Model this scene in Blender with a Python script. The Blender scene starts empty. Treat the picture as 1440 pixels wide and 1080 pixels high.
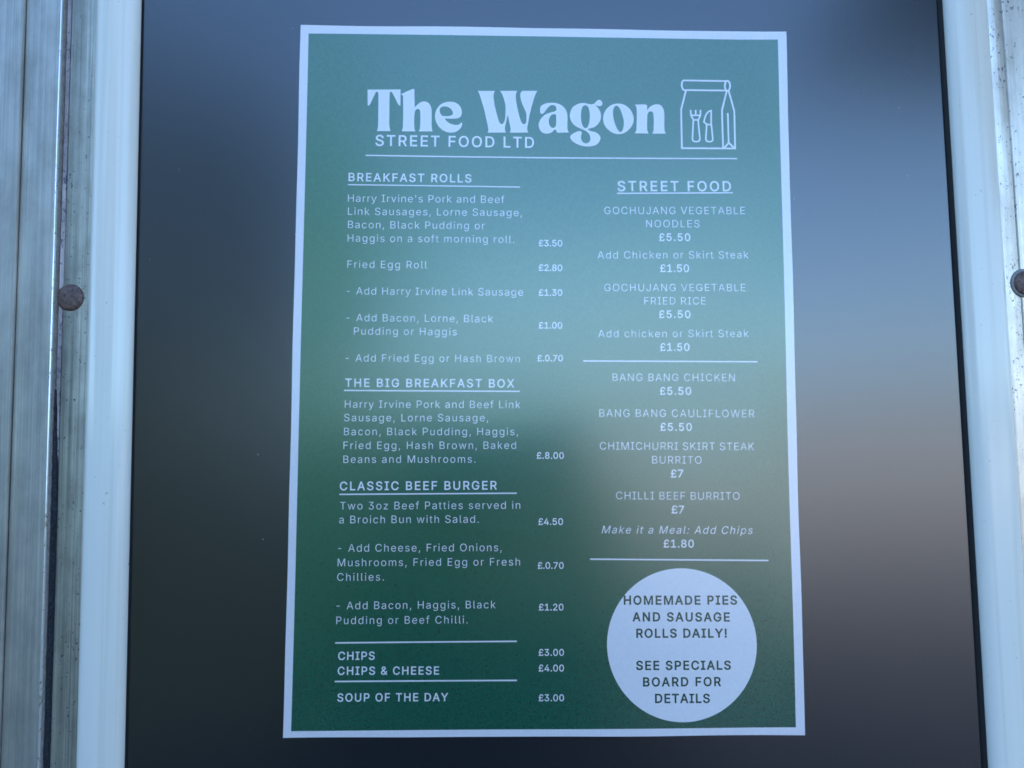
import bpy, bmesh, math, random
from mathutils import Vector, Matrix, Euler, noise as mnoise

scene = bpy.context.scene
COL = scene.collection
R = math.radians

# ------------------------------------------------------------------ camera, sky, sun, exposure
H0 = 1.74                                   # height of the poster's centre above the ground
F_PX = 1081.0                               # focal length in pixels of the 1440 px wide photograph
cam_d = bpy.data.cameras.new('camera')
cam_d.sensor_width = 36.0
cam_d.lens = F_PX / 1440 * 36.0
cam_d.clip_start = 0.01
cam_d.clip_end = 2000
cam = bpy.data.objects.new('camera', cam_d)
COL.objects.link(cam)
CAM = Vector((-0.0309, -0.4513, -0.0422 + H0))
cam.location = CAM
cam.rotation_euler = Euler((1.6464, 0.0150, -0.0235), 'XYZ')
scene.camera = cam

world = bpy.data.worlds.new('World')
scene.world = world
world.use_nodes = True
wn = world.node_tree
wn.nodes.clear()
sky = wn.nodes.new('ShaderNodeTexSky')
sky.sky_type = 'NISHITA'
sky.sun_disc = False
SUN_EL, SUN_AZ = R(30), R(8)               # the sun stands behind the trailer
sky.sun_elevation = SUN_EL
sky.sun_rotation = SUN_AZ
sky.altitude = 50
sky.air_density = 1.0
sky.dust_density = 0.05
sky.ozone_density = 5.5
bg = wn.nodes.new('ShaderNodeBackground')
bg.inputs['Strength'].default_value = 0.15
wo = wn.nodes.new('ShaderNodeOutputWorld')
wn.links.new(sky.outputs[0], bg.inputs[0])
wn.links.new(bg.outputs[0], wo.inputs[0])

sun_d = bpy.data.lights.new('sun', 'SUN')
sun_d.energy = 3.2
sun_d.angle = R(0.5)
sun_d.color = (1.0, 0.93, 0.82)
sun = bpy.data.objects.new('sun', sun_d)
COL.objects.link(sun)
sdir = Vector((math.sin(SUN_AZ) * math.cos(SUN_EL), math.cos(SUN_AZ) * math.cos(SUN_EL), math.sin(SUN_EL)))
sun.rotation_euler = sdir.to_track_quat('Z', 'Y').to_euler()
sun.location = (2, 4, 6)

scene.view_settings.view_transform = 'Standard'
scene.view_settings.look = 'None'
scene.view_settings.exposure = 2.05
scene.view_settings.gamma = 1
scene.render.engine = 'CYCLES'
scene.cycles.use_denoising = True
scene.cycles.pixel_filter_type = 'BLACKMAN_HARRIS'
scene.cycles.filter_width = 1.6

# ------------------------------------------------------------------ helpers
CAM_ROT = cam.rotation_euler.to_matrix()

def board(px, py, off=0.0):
    """Where the sight line of a photograph pixel meets the board's upright plane: (x, z) in metres about the poster centre."""
    d = CAM_ROT @ Vector(((px - 720) / F_PX, -(py - 540) / F_PX, -1.0))
    t = (-off - CAM.y) / d.y
    p = CAM + d * t
    return Vector((p.x, p.z - H0))

def link(o, parent=None):
    COL.objects.link(o)
    if parent is not None:
        o.parent = parent
    return o

def mesh_obj(name, verts, faces, mat, parent=None, smooth=False):
    me = bpy.data.meshes.new(name)
    me.from_pydata([tuple(v) for v in verts], [], faces)
    me.validate()
    if mat:
        me.materials.append(mat)
    if smooth:
        for p in me.polygons:
            p.use_smooth = True
    o = bpy.data.objects.new(name, me)
    return link(o, parent)

def bm_obj(name, bm, mat, parent=None, smooth=False):
    me = bpy.data.meshes.new(name)
    bmesh.ops.recalc_face_normals(bm, faces=bm.faces)
    bm.to_mesh(me)
    bm.free()
    if mat:
        me.materials.append(mat)
    if smooth:
        for p in me.polygons:
            p.use_smooth = True
    o = bpy.data.objects.new(name, me)
    return link(o, parent)

def empty(name, loc, label=None, cat=None, group=None):
    o = bpy.data.objects.new(name, None)
    o.location = loc
    o.empty_display_size = 0.05
    COL.objects.link(o)
    if label:
        o['label'] = label
    if cat:
        o['category'] = cat
    if group:
        o['group'] = group
    return o

def nodes_mat(name):
    m = bpy.data.materials.new(name)
    m.use_nodes = True
    nt = m.node_tree
    return m, nt, nt.nodes['Principled BSDF']

def N(nt, kind, **kw):
    n = nt.nodes.new(kind)
    for k, v in kw.items():
        if k in n.inputs:
            n.inputs[k].default_value = v
        else:
            setattr(n, k, v)
    return n

def ramp(nt, fac, stops):
    r = nt.nodes.new('ShaderNodeValToRGB')
    els = r.color_ramp.elements
    while len(els) < len(stops):
        els.new(0.5)
    for e, (p, c) in zip(els, stops):
        e.position = p
        e.color = (*c, 1) if len(c) == 3 else c
    nt.links.new(fac, r.inputs[0])
    return r

def coords(nt, scale=(1, 1, 1), rot=(0, 0, 0)):
    tc = nt.nodes.new('ShaderNodeTexCoord')
    mp = nt.nodes.new('ShaderNodeMapping')
    mp.inputs['Scale'].default_value = scale
    mp.inputs['Rotation'].default_value = rot
    nt.links.new(tc.outputs['Object'], mp.inputs[0])
    return mp.outputs[0]

# ------------------------------------------------------------------ materials
PRINT_ROUGH = 0.26
def paper_finish(nt, b, spec=1.0):
    """satin laminate shared by the bare paper and every printed colour on it"""
    b.inputs['Roughness'].default_value = 0.26
    b.inputs['Specular IOR Level'].default_value = spec
    b.inputs['Coat Weight'].default_value = 1.0
    b.inputs['Coat Roughness'].default_value = PRINT_ROUGH
    b.inputs['Coat IOR'].default_value = 1.6
    v = coords(nt, (1, 1, 1))
    n1 = N(nt, 'ShaderNodeTexNoise', Scale=900.0, Detail=2.0)
    nt.links.new(v, n1.inputs['Vector'])
    n2 = N(nt, 'ShaderNodeTexNoise', Scale=9.0, Detail=0.0)
    nt.links.new(v, n2.inputs['Vector'])
    b1 = N(nt, 'ShaderNodeBump', Strength=0.03, Distance=0.0002)
    nt.links.new(n1.outputs[0], b1.inputs['Height'])
    b2 = N(nt, 'ShaderNodeBump', Strength=0.10, Distance=0.01)
    nt.links.new(n2.outputs[0], b2.inputs['Height'])
    nt.links.new(b1.outputs[0], b2.inputs['Normal'])
    nt.links.new(b2.outputs[0], b.inputs['Normal'])
    nt.links.new(b2.outputs[0], b.inputs['Coat Normal'])
    return v, n1

def grain_colour(nt, v, b, src, amt=0.12, scale=750.0):
    """tiny toner mottling, as a laser or ink print has"""
    n = N(nt, 'ShaderNodeTexNoise', Scale=scale, Detail=3.0)
    nt.links.new(v, n.inputs['Vector'])
    mr = N(nt, 'ShaderNodeMapRange')
    mr.inputs['From Min'].default_value = 0.3
    mr.inputs['From Max'].default_value = 0.7
    mr.inputs['To Min'].default_value = 1 - amt
    mr.inputs['To Max'].default_value = 1 + amt
    nt.links.new(n.outputs[0], mr.inputs[0])
    mx = N(nt, 'ShaderNodeVectorMath', operation='SCALE')
    nt.links.new(src, mx.inputs[0])
    nt.links.new(mr.outputs[0], mx.inputs['Scale'])
    nt.links.new(mx.outputs[0], b.inputs['Base Color'])

def print_mat(name, col, amt=0.05):
    m, nt, b = nodes_mat(name)
    v, n1 = paper_finish(nt, b)
    rgb = N(nt, 'ShaderNodeRGB')
    rgb.outputs[0].default_value = (*col, 1)
    grain_colour(nt, v, b, rgb.outputs[0], amt)
    return m

M = {}
M['paper'] = print_mat('white_paper', (0.89, 0.84, 0.86), 0.03)
M['ink_white'] = print_mat('unprinted_white', (0.89, 0.86, 0.87), 0.03)
M['ink_dark'] = print_mat('dark_green_ink', (0.004, 0.066, 0.040), 0.10)
m, nt, b = nodes_mat('green_print')
v, n1 = paper_finish(nt, b)
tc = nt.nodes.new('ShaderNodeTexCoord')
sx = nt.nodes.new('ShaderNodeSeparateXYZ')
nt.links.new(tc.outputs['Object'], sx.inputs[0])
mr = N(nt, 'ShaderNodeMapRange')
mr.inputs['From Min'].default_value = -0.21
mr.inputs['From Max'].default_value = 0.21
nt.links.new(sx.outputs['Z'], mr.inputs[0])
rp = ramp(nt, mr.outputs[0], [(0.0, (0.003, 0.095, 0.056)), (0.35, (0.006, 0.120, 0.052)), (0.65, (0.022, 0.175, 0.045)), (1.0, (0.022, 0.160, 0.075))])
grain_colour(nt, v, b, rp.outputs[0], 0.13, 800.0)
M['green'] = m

# black vinyl panel with a fine woven emboss
m, nt, b = nodes_mat('black_vinyl')
b.inputs['Base Color'].default_value = (0.010, 0.012, 0.015, 1)
b.inputs['Roughness'].default_value = 0.26
b.inputs['Specular IOR Level'].default_value = 1.0
b.inputs['Coat Weight'].default_value = 1.0
b.inputs['Coat Roughness'].default_value = PRINT_ROUGH
b.inputs['Coat IOR'].default_value = 1.6
v = coords(nt, (1, 1, 1), (0, R(45), 0))
sp = nt.nodes.new('ShaderNodeSeparateXYZ')
nt.links.new(v, sp.inputs[0])
prod = None
for ax in ('X', 'Z'):
    mu = N(nt, 'ShaderNodeMath', operation='MULTIPLY')
    mu.inputs[1].default_value = 2 * math.pi / 0.0015
    nt.links.new(sp.outputs[ax], mu.inputs[0])
    sn = N(nt, 'ShaderNodeMath', operation='SINE')
    nt.links.new(mu.outputs[0], sn.inputs[0])
    if prod is None:
        prod = sn
    else:
        pm = N(nt, 'ShaderNodeMath', operation='MULTIPLY')
        nt.links.new(prod.outputs[0], pm.inputs[0])
        nt.links.new(sn.outputs[0], pm.inputs[1])
        prod = pm
nz = N(nt, 'ShaderNodeTexNoise', Scale=700.0, Detail=2.0)
nt.links.new(v, nz.inputs['Vector'])
ad = N(nt, 'ShaderNodeMath', operation='MULTIPLY_ADD')
ad.inputs[1].default_value = 0.5
nt.links.new(prod.outputs[0], ad.inputs[0])
nt.links.new(nz.outputs[0], ad.inputs[2])
bp = N(nt, 'ShaderNodeBump', Strength=0.04, Distance=0.00010)
nt.links.new(ad.outputs[0], bp.inputs['Height'])
n2 = N(nt, 'ShaderNodeTexNoise', Scale=5.0, Detail=0.0)
nt.links.new(v, n2.inputs['Vector'])
bp2 = N(nt, 'ShaderNodeBump', Strength=0.08, Distance=0.02)
nt.links.new(n2.outputs[0], bp2.inputs['Height'])
nt.links.new(bp.outputs[0], bp2.inputs['Normal'])
nt.links.new(bp2.outputs[0], b.inputs['Normal'])
nt.links.new(bp2.outputs[0], b.inputs['Coat Normal'])
sc = N(nt, 'ShaderNodeMapRange')
sc.inputs['From Min'].default_value = -0.5
sc.inputs['From Max'].default_value = 1.4
sc.inputs['To Min'].default_value = 0.002
sc.inputs['To Max'].default_value = 0.020
nt.links.new(ad.outputs[0], sc.inputs[0])
cb = N(nt, 'ShaderNodeCombineColor')
for i in range(3):
    k_ = N(nt, 'ShaderNodeMath', operation='MULTIPLY')
    k_.inputs[1].default_value = (0.75, 1.0, 1.45)[i]
    nt.links.new(sc.outputs[0], k_.inputs[0])
    nt.links.new(k_.outputs[0], cb.inputs[i])
nt.links.new(cb.outputs[0], b.inputs['Base Color'])
# faint wipe marks change the gloss, a few dust specks sit on top
sm = N(nt, 'ShaderNodeTexNoise', Scale=7.0, Detail=2.0, Distortion=0.4)
nt.links.new(coords(nt, (1, 1, 0.45), (0, R(20), 0)), sm.inputs['Vector'])
smr = N(nt, 'ShaderNodeMapRange')
smr.inputs['From Min'].default_value = 0.3
smr.inputs['From Max'].default_value = 0.7
smr.inputs['To Min'].default_value = PRINT_ROUGH - 0.015
smr.inputs['To Max'].default_value = PRINT_ROUGH + 0.015
nt.links.new(sm.outputs[0], smr.inputs[0])
nt.links.new(smr.outputs[0], b.inputs['Coat Roughness'])
du = N(nt, 'ShaderNodeTexNoise', Scale=330.0, Detail=1.0)
nt.links.new(coords(nt), du.inputs['Vector'])
dr = ramp(nt, du.outputs[0], [(0.79, (0, 0, 0)), (0.82, (0.25, 0.25, 0.25))])
dm = N(nt, 'ShaderNodeMix', data_type='RGBA', blend_type='ADD')
dm.inputs[0].default_value = 1
nt.links.new(cb.outputs[0], dm.inputs[6])
nt.links.new(dr.outputs[0], dm.inputs[7])
nt.links.new(dm.outputs[2], b.inputs['Base Color'])
M['vinyl'] = m

# glossy white plastic trim with faint long grime streaks
m, nt, b = nodes_mat('white_plastic')
b.inputs['Roughness'].default_value = 0.16
b.inputs['Specular IOR Level'].default_value = 0.5
v = coords(nt, (260, 260, 2.2))
n1 = N(nt, 'ShaderNodeTexNoise', Scale=1.0, Detail=4.0)
nt.links.new(v, n1.inputs['Vector'])
rp = ramp(nt, n1.outputs[0], [(0.25, (0.80, 0.76, 0.65)), (0.5, (0.91, 0.87, 0.76)), (0.8, (0.93, 0.89, 0.79))])
v2 = coords(nt, (1, 1, 1))
n3 = N(nt, 'ShaderNodeTexNoise', Scale=420.0, Detail=3.0)
nt.links.new(v2, n3.inputs['Vector'])
rp2 = ramp(nt, n3.outputs[0], [(0.71, (1, 1, 1)), (0.78, (0.35, 0.33, 0.30))])
mx = N(nt, 'ShaderNodeMix', data_type='RGBA', blend_type='MULTIPLY')
mx.inputs[0].default_value = 0.6
nt.links.new(rp.outputs[0], mx.inputs[6])
nt.links.new(rp2.outputs[0], mx.inputs[7])
nt.links.new(mx.outputs[2], b.inputs['Base Color'])
bp = N(nt, 'ShaderNodeBump', Strength=0.10, Distance=0.0006)
nt.links.new(n1.outputs[0], bp.inputs['Height'])
nt.links.new(bp.outputs[0], b.inputs['Normal'])
M['white_plastic'] = m

def aluminium(name, base, rough=0.38, streak=0.5, pits=0.0, pit_col=(0.10, 0.10, 0.11), mottled=0.3, tone=(1, 1, 1)):
    m, nt, b = nodes_mat(name)
    b.inputs['Metallic'].default_value = 0.75
    v = coords(nt, (900, 900, 7))
    n1 = N(nt, 'ShaderNodeTexNoise', Scale=1.0, Detail=5.0, Roughness=0.6)
    nt.links.new(v, n1.inputs['Vector'])
    v2 = coords(nt, (1, 1, 0.45))
    n2 = N(nt, 'ShaderNodeTexNoise', Scale=55.0, Detail=6.0, Roughness=0.65)
    nt.links.new(v2, n2.inputs['Vector'])
    c0 = [base * t for t in tone]
    lo = tuple(c * (1 - streak * 0.45) for c in c0)
    hi = tuple(min(1, c * (1 + streak * 0.25)) for c in c0)
    r1 = ramp(nt, n1.outputs[0], [(0.3, lo), (0.7, hi)])
    r2 = ramp(nt, n2.outputs[0], [(0.30, (1 - mottled,) * 3), (0.62, (1, 1, 1))])
    mx = N(nt, 'ShaderNodeMix', data_type='RGBA', blend_type='MULTIPLY')
    mx.inputs[0].default_value = 1
    nt.links.new(r1.outputs[0], mx.inputs[6])
    nt.links.new(r2.outputs[0], mx.inputs[7])
    last = mx.outputs[2]
    if pits > 0:
        v3 = coords(nt, (1, 1, 0.75))
        n3 = N(nt, 'ShaderNodeTexNoise', Scale=520.0, Detail=3.0, Roughness=0.6)
        nt.links.new(v3, n3.inputs['Vector'])
        n4 = N(nt, 'ShaderNodeTexNoise', Scale=40.0, Detail=2.0)
        nt.links.new(v3, n4.inputs['Vector'])
        ma = N(nt, 'ShaderNodeMath', operation='MULTIPLY_ADD')
        ma.inputs[1].default_value = 0.35
        nt.links.new(n4.outputs[0], ma.inputs[0])
        nt.links.new(n3.outputs[0], ma.inputs[2])
        th = 0.90 - 0.12 * pits
        r3 = ramp(nt, ma.outputs[0], [(th - 0.04, (0, 0, 0)), (th, (1, 1, 1))])
        mx3 = N(nt, 'ShaderNodeMix', data_type='RGBA')
        nt.links.new(r3.outputs[0], mx3.inputs[0])
        nt.links.new(last, mx3.inputs[6])
        mx3.inputs[7].default_value = (*pit_col, 1)
        last = mx3.outputs[2]
    nt.links.new(last, b.inputs['Base Color'])
    rr = N(nt, 'ShaderNodeMapRange')
    rr.inputs['To Min'].default_value = rough + 0.12
    rr.inputs['To Max'].default_value = rough - 0.08
    nt.links.new(n2.outputs[0], rr.inputs[0])
    nt.links.new(rr.outputs[0], b.inputs['Roughness'])
    bp = N(nt, 'ShaderNodeBump', Strength=0.35, Distance=0.00025)
    nt.links.new(n1.outputs[0], bp.inputs['Height'])
    nt.links.new(bp.outputs[0], b.inputs['Normal'])
    return m

M['alu'] = aluminium('dull_aluminium', 0.54, 0.48, 0.48, 0.0, mottled=0.30, tone=(1.04, 1.0, 0.90))
M['alu_flange'] = aluminium('streaky_aluminium', 0.47, 0.46, 0.95, 0.2, mottled=0.4, tone=(1.05, 1.02, 0.86))
M['alu_oxide'] = aluminium('oxidised_aluminium', 0.44, 0.6, 0.3, 0.9, (0.16, 0.15, 0.18), mottled=0.5, tone=(1.10, 0.97, 0.98))
M['alu_edge'] = aluminium('bright_highlight_edge', 0.95, 0.30, 0.3, 0.6, (0.5, 0.45, 0.4), mottled=0.1)  # paler base colour stands in for the highlight along the edge
M['alu_bright'] = aluminium('pitted_aluminium', 0.76, 0.36, 0.45, 0.25, (0.22, 0.21, 0.21), mottled=0.3, tone=(1.12, 1.0, 0.86))

def simple(name, col, rough=0.6, metal=0.0, noise_scale=None, amt=0.3, bump=0.0):
    m, nt, b = nodes_mat(name)
    b.inputs['Roughness'].default_value = rough
    b.inputs['Metallic'].default_value = metal
    v = coords(nt)
    n = N(nt, 'ShaderNodeTexNoise', Scale=noise_scale or 30.0, Detail=5.0, Roughness=0.65)
    nt.links.new(v, n.inputs['Vector'])
    r = ramp(nt, n.outputs[0], [(0.3, tuple(c * (1 - amt) for c in col)), (0.7, tuple(min(1, c * (1 + amt)) for c in col))])
    nt.links.new(r.outputs[0], b.inputs['Base Color'])
    if bump:
        bp = N(nt, 'ShaderNodeBump', Strength=0.6, Distance=bump)
        nt.links.new(n.outputs[0], bp.inputs['Height'])
        nt.links.new(bp.outputs[0], b.inputs['Normal'])
    return m

M['rivet'] = simple('tarnished_rivet', (0.15, 0.095, 0.082), 0.55, 0.2, 450.0, 0.6, 0.0004)
M['washer'] = simple('grey_washer', (0.26, 0.26, 0.26), 0.6, 0.3, 500.0, 0.3, 0.0001)
M['rubber'] = simple('black_rubber', (0.006, 0.006, 0.007), 0.75, 0, 300.0, 0.4)
M['dirt'] = simple('grimy_sealant', (0.020, 0.024, 0.030), 0.9, 0, 600.0, 0.9, 0.0008)
M['brown_edge'] = simple('grimy_brown_edge', (0.26, 0.235, 0.21), 0.6, 0.2, 260.0, 0.35, 0.0001)
M['trailer_wall'] = simple('trailer_aluminium_skin', (0.5, 0.5, 0.5), 0.5, 0.6, 1.5, 0.05)

# ------------------------------------------------------------------ extruded profiles
ZT, ZB = 0.335, -0.335
def profile(name, pts, mat, parent, zt=1.0, zb=-1.30, smooth=True, wob=0.0, seg=1, seed=0):
    """pts: list of (x, proud of the board plane in m); a skin swept from zb to zt, closed at the back"""
    verts, faces = [], []
    n = len(pts)
    for k in range(seg + 1):
        z = zb + (zt - zb) * k / seg
        for i, (x, h) in enumerate(pts):
            dx = dh = 0.0
            if wob and 0 < i < n - 1:
                dx = wob * mnoise.noise(Vector((z * 9.0, seed + i * 0.21, 0)))
                dh = wob * mnoise.noise(Vector((z * 9.0, seed + 7.7 + i * 0.21, 0)))
            verts.append((x + dx, -(h + dh), z))
    for k in range(seg):
        for i in range(n - 1):
            a = k * n + i
            faces.append((a, a + 1, a + n + 1, a + n))
    bot = tuple(range(n))[::-1]
    top = tuple(range(seg * n, seg * n + n))
    faces += [bot, top]
    for k in range(seg):                                  # back face
        faces.append((k * n, (k + 1) * n, (k + 1) * n + n - 1, k * n + n - 1))
    bm = bmesh.new()
    vs = [bm.verts.new(v) for v in verts]
    for f in faces:
        bm.faces.new([vs[i] for i in f])
    o = bm_obj(name, bm, mat, parent, smooth)
    if smooth:
        for e in o.data.edges:
            pass
        o.data.set_sharp_from_angle(angle=R(38))
    return o

def X(pxmid, off=0.0, y=540):
    return board(pxmid, y, off).x

# measured edges of the upright members, averaged from several heights of the photograph
XL_IN = -0.2399                              # inner edge of the left white trim
XL_OUT = -0.2661
XR_IN = 0.2497
XR_OUT = 0.2774
# ------------------------------------------------------------------ notice board (panel + white frame)
nb = empty('notice_board', (0, 0, H0), 'black notice panel in a glossy white plastic frame, behind the green menu poster', 'notice board')
PB_T, PB_B = 0.30, -0.33
bm = bmesh.new()
nx, nz_ = 60, 60
x0p, x1p = XL_IN - 0.004, XR_IN + 0.004
grid = []
for j in range(nz_ + 1):
    row = []
    for i in range(nx + 1):
        x = x0p + (x1p - x0p) * i / nx
        z = PB_B - 0.004 + (PB_T - PB_B + 0.008) * j / nz_
        row.append(bm.verts.new((x, 0.0, z)))
    grid.append(row)
for j in range(nz_):
    for i in range(nx):
        bm.faces.new((grid[j][i], grid[j][i + 1], grid[j + 1][i + 1], grid[j + 1][i]))
ret = bmesh.ops.extrude_face_region(bm, geom=list(bm.faces))
for g in ret['geom']:
    if isinstance(g, bmesh.types.BMVert):
        g.co.y += 0.004
bm_obj('back_panel', bm, M['vinyl'], nb)

TRIM = [(0.0, -0.0035), (0.0, 0.0018), (0.0006, 0.0034), (0.0020, 0.0052), (0.0042, 0.0066), (0.0068, 0.0076), (0.0100, 0.0082),
        (0.0140, 0.0083), (0.0175, 0.0080), (0.0205, 0.0073), (0.0228, 0.0063), (0.0245, 0.0049), (0.0256, 0.0032), (0.0262, 0.0012), (0.0262, -0.0035)]
# left upright: outer edge at XL_OUT, inner at XL_IN
profile('frame_upright', [(XL_OUT + x, h) for x, h in TRIM], M['white_plastic'], nb, PB_T + 0.026, PB_B - 0.004, seg=40, wob=0.00012, seed=1)
wR = (XR_OUT - XR_IN) / 0.0262
profile('frame_upright', [(XR_OUT - x * wR, h) for x, h in TRIM][::-1], M['white_plastic'], nb, PB_T + 0.026, PB_B - 0.004, seg=40, wob=0.00012, seed=5)
# head and foot of the frame, just outside the picture
for z0, s in ((PB_T, 1), (PB_B, -1)):
    vs, fs = [], []
    n = len(TRIM)
    for x in (XL_IN + 0.0005, XR_IN - 0.0005):
        for u, h in TRIM:
            vs.append((x, -h, z0 + s * (0.0262 - u)))
    for i in range(n - 1):
        fs.append((i, i + 1, n + i + 1, n + i))
    fs += [tuple(range(n)), tuple(range(n, 2 * n))[::-1], (0, n - 1, 2 * n - 1, n)]
    bm = bmesh.new()
    bv = [bm.verts.new(v) for v in vs]
    for f in fs:
        bm.faces.new([bv[i] for i in f])
    o = bm_obj('frame_crosspiece', bm, M['white_plastic'], nb, True)
    o.data.set_sharp_from_angle(angle=R(38))
# black rubber gaskets between trim and panel
profile('gasket', [(XL_IN + 0.0001, -0.001), (XL_IN + 0.0001, 0.0012), (XL_IN + 0.0005, 0.0015), (XL_IN + 0.0009, 0.0007), (XL_IN + 0.0011, -0.001)], M['rubber'], nb, PB_T, PB_B)
profile('gasket', [(XR_IN - 0.0026, -0.001), (XR_IN - 0.0023, 0.0008), (XR_IN - 0.0014, 0.0016), (XR_IN - 0.0001, 0.0020), (XR_IN - 0.0001, -0.001)], M['rubber'], nb, PB_T, PB_B)

# ------------------------------------------------------------------ left aluminium rail
def rivet(parent, x, z, h0, r, washer=None):
    rings = [(0.0, 0.55), (0.30, 0.54), (0.55, 0.50), (0.78, 0.42), (0.92, 0.30), (1.0, 0.14), (1.02, 0.0), (1.02, -0.15)]
    n = 28
    bm = bmesh.new()
    prev = None
    c = bm.verts.new((x, -(h0 + rings[0][1] * r * 0.55), z))
    for k, (rr, hh) in enumerate(rings[1:]):
        ring = []
        for i in range(n):
            a = 2 * math.pi * i / n
            w = 1 + 0.03 * mnoise.noise(Vector((math.cos(a) * 1.5, math.sin(a) * 1.5, x * 9)))
            ring.append(bm.verts.new((x + r * rr * w * math.cos(a), -(h0 + hh * r * 0.55), z + r * rr * w * math.sin(a))))
        if prev is None:
            for i in range(n):
                bm.faces.new((c, ring[i], ring[(i + 1) % n]))
        else:
            for i in range(n):
                bm.faces.new((prev[i], ring[i], ring[(i + 1) % n], prev[(i + 1) % n]))
        prev = ring
    bm.faces.new(prev[::-1])
    o = bm_obj('rivet', bm, M['rivet'], parent, True)
    if washer:
        bm = bmesh.new()
        a_, b_ = [], []
        prof = [(r * 1.0, 0.0006), (washer * 0.97, 0.0006), (washer, 0.0002), (washer, -0.0006)]
        prev = None
        for rr, hh in prof:
            ring = [bm.verts.new((x + rr * math.cos(2 * math.pi * i / n), -(h0 + hh), z + rr * math.sin(2 * math.pi * i / n))) for i in range(n)]
            if prev:
                for i in range(n):
                    bm.faces.new((prev[i], ring[i], ring[(i + 1) % n], prev[(i + 1) % n]))
            prev = ring
        bm_obj('washer', bm, M['washer'], o, True)
    return o

la = empty('aluminium_rail', (0, 0, H0), 'weathered aluminium rail with stepped ribs and brown rivet, left of the white frame', 'rail')
hB, hA, hC = 0.0048, 0.0062, 0.0
xAB = X(16, hA)
xB = X(68.8, hB)
xBe = X(78.5, hB)
xCs = X(88, hC)
xCD = X(86.8, hC)
# outer ledge
profile('outer_ledge', [(xAB - 0.055, -0.0035), (xAB - 0.055, hA), (xAB - 0.02, hA + 0.0004), (xAB - 0.0010, hA), (xAB - 0.0004, hA - 0.0008), (xAB - 0.0003, hA - 0.0036), (xAB, -0.0035)], M['alu'], la, seg=90, wob=0.00015, seed=11)
# broad rib
profile('broad_rib', [(xAB + 0.0002, -0.0035), (xAB + 0.0002, hB - 0.0008), (xAB + 0.0012, hB), (xAB + 0.011, hB + 0.0003), (xB - 0.0008, hB), (xB - 0.0002, hB - 0.0001), (xB, hB - 0.0004), (xB, -0.0035)], M['alu'], la, seg=90, wob=0.00012, seed=17)
# edge bead, highlight put into its colour, and grimy flank of the rib
profile('highlight_bead', [(xB + 0.0001, -0.003), (xB + 0.0001, hB + 0.0001), (xB + 0.0004, hB + 0.0006), (xB + 0.0010, hB + 0.0004), (xB + 0.0013, hB - 0.0003), (xB + 0.0014, -0.003)], M['alu_edge'], la, seg=150, wob=0.00022, seed=23)
profile('rib_flank', [(xB + 0.0015, -0.003), (xB + 0.0015, hB - 0.0008), (xB + 0.0019, hB - 0.0012), (xB + 0.0022, hB - 0.0024), (xB + 0.0024, -0.003)], M['brown_edge'], la, seg=150, wob=0.00018, seed=29)
# flange: oxidised strip, seam and streaky strip
xD1 = XL_OUT + 0.0005
profile('oxidised_strip', [(xB + 0.0025, -0.0035), (xB + 0.0025, 0.0016), (xCD - 0.0004, 0.0010), (xCD - 0.0001, 0.0006), (xCD, -0.0035)], M['alu_oxide'], la, seg=150, wob=0.0001, seed=31)
profile('flange', [(xCD + 0.0002, -0.0035), (xCD + 0.0002, 0.0010), (xCD + 0.0008, 0.0016), (xCD + 0.005, 0.0016), (xD1 - 0.002, 0.0014), (xD1 - 0.0006, 0.0009), (xD1 - 0.0006, -0.0035)], M['alu_flange'], la, seg=150, wob=0.0001, seed=37)
# dark sealant squeezed into the lower end of the seam
zs = board(80, 548).y
bm = bmesh.new()
random.seed(4)
segn = 90
prev = None
for k in range(segn + 1):
    z = zs + (ZB - zs) * k / segn
    w = 0.0014 * min(1, 0.15 + k / 22) * (0.85 + 0.3 * random.random())
    xa = xB + 0.00245
    ring = [bm.verts.new((xa, -0.0010, z)), bm.verts.new((xa, -0.0030 - random.random() * 0.0005, z)), bm.verts.new((xa + w * 1.3, -0.0026, z)), bm.verts.new((xa + w * 1.9, -0.0009, z))]
    if prev:
        for i in range(3):
            bm.faces.new((prev[i], prev[i + 1], ring[i + 1], ring[i]))
    prev = ring
bm_obj('sealant_bead', bm, M['dirt'], la)
p = board(97.2, 418, 0.003)
rivet(la, p.x, p.y, 0.0014, 0.0077)
# flecks of dirt round the rivet and down the flange
bm = bmesh.new()
random.seed(12)
def fleck(bm, x, z, h, r):
    n = 6
    c = bm.verts.new((x, -(h + 0.00012), z))
    ph = random.random() * 6
    ring = [bm.verts.new((x + r * (0.6 + 0.6 * random.random()) * math.cos(ph + i * 1.047), -(h + 0.00002), z + r * 1.3 * (0.6 + 0.6 * random.random()) * math.sin(ph + i * 1.047))) for i in range(n)]
    for i in range(n):
        bm.faces.new((c, ring[i], ring[(i + 1) % n]))
for k in range(60):
    a, rr = random.random() * 6.28, 0.0078 + abs(random.gauss(0, 0.0028))
    x, z = p.x + rr * math.cos(a), p.y + rr * math.sin(a) * 1.3
    if xCD + 0.001 < x < xD1 - 0.001:
        fleck(bm, x, z, 0.0017, random.uniform(0.00012, 0.00035))
for k in range(40):
    fleck(bm, random.uniform(xCD + 0.001, xD1 - 0.002), random.uniform(ZB, p.y), 0.0017, random.uniform(0.00012, 0.0004))
o = bm_obj('dirt_flecks', bm, M['dirt'], la)
o['kind'] = 'stuff'

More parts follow.
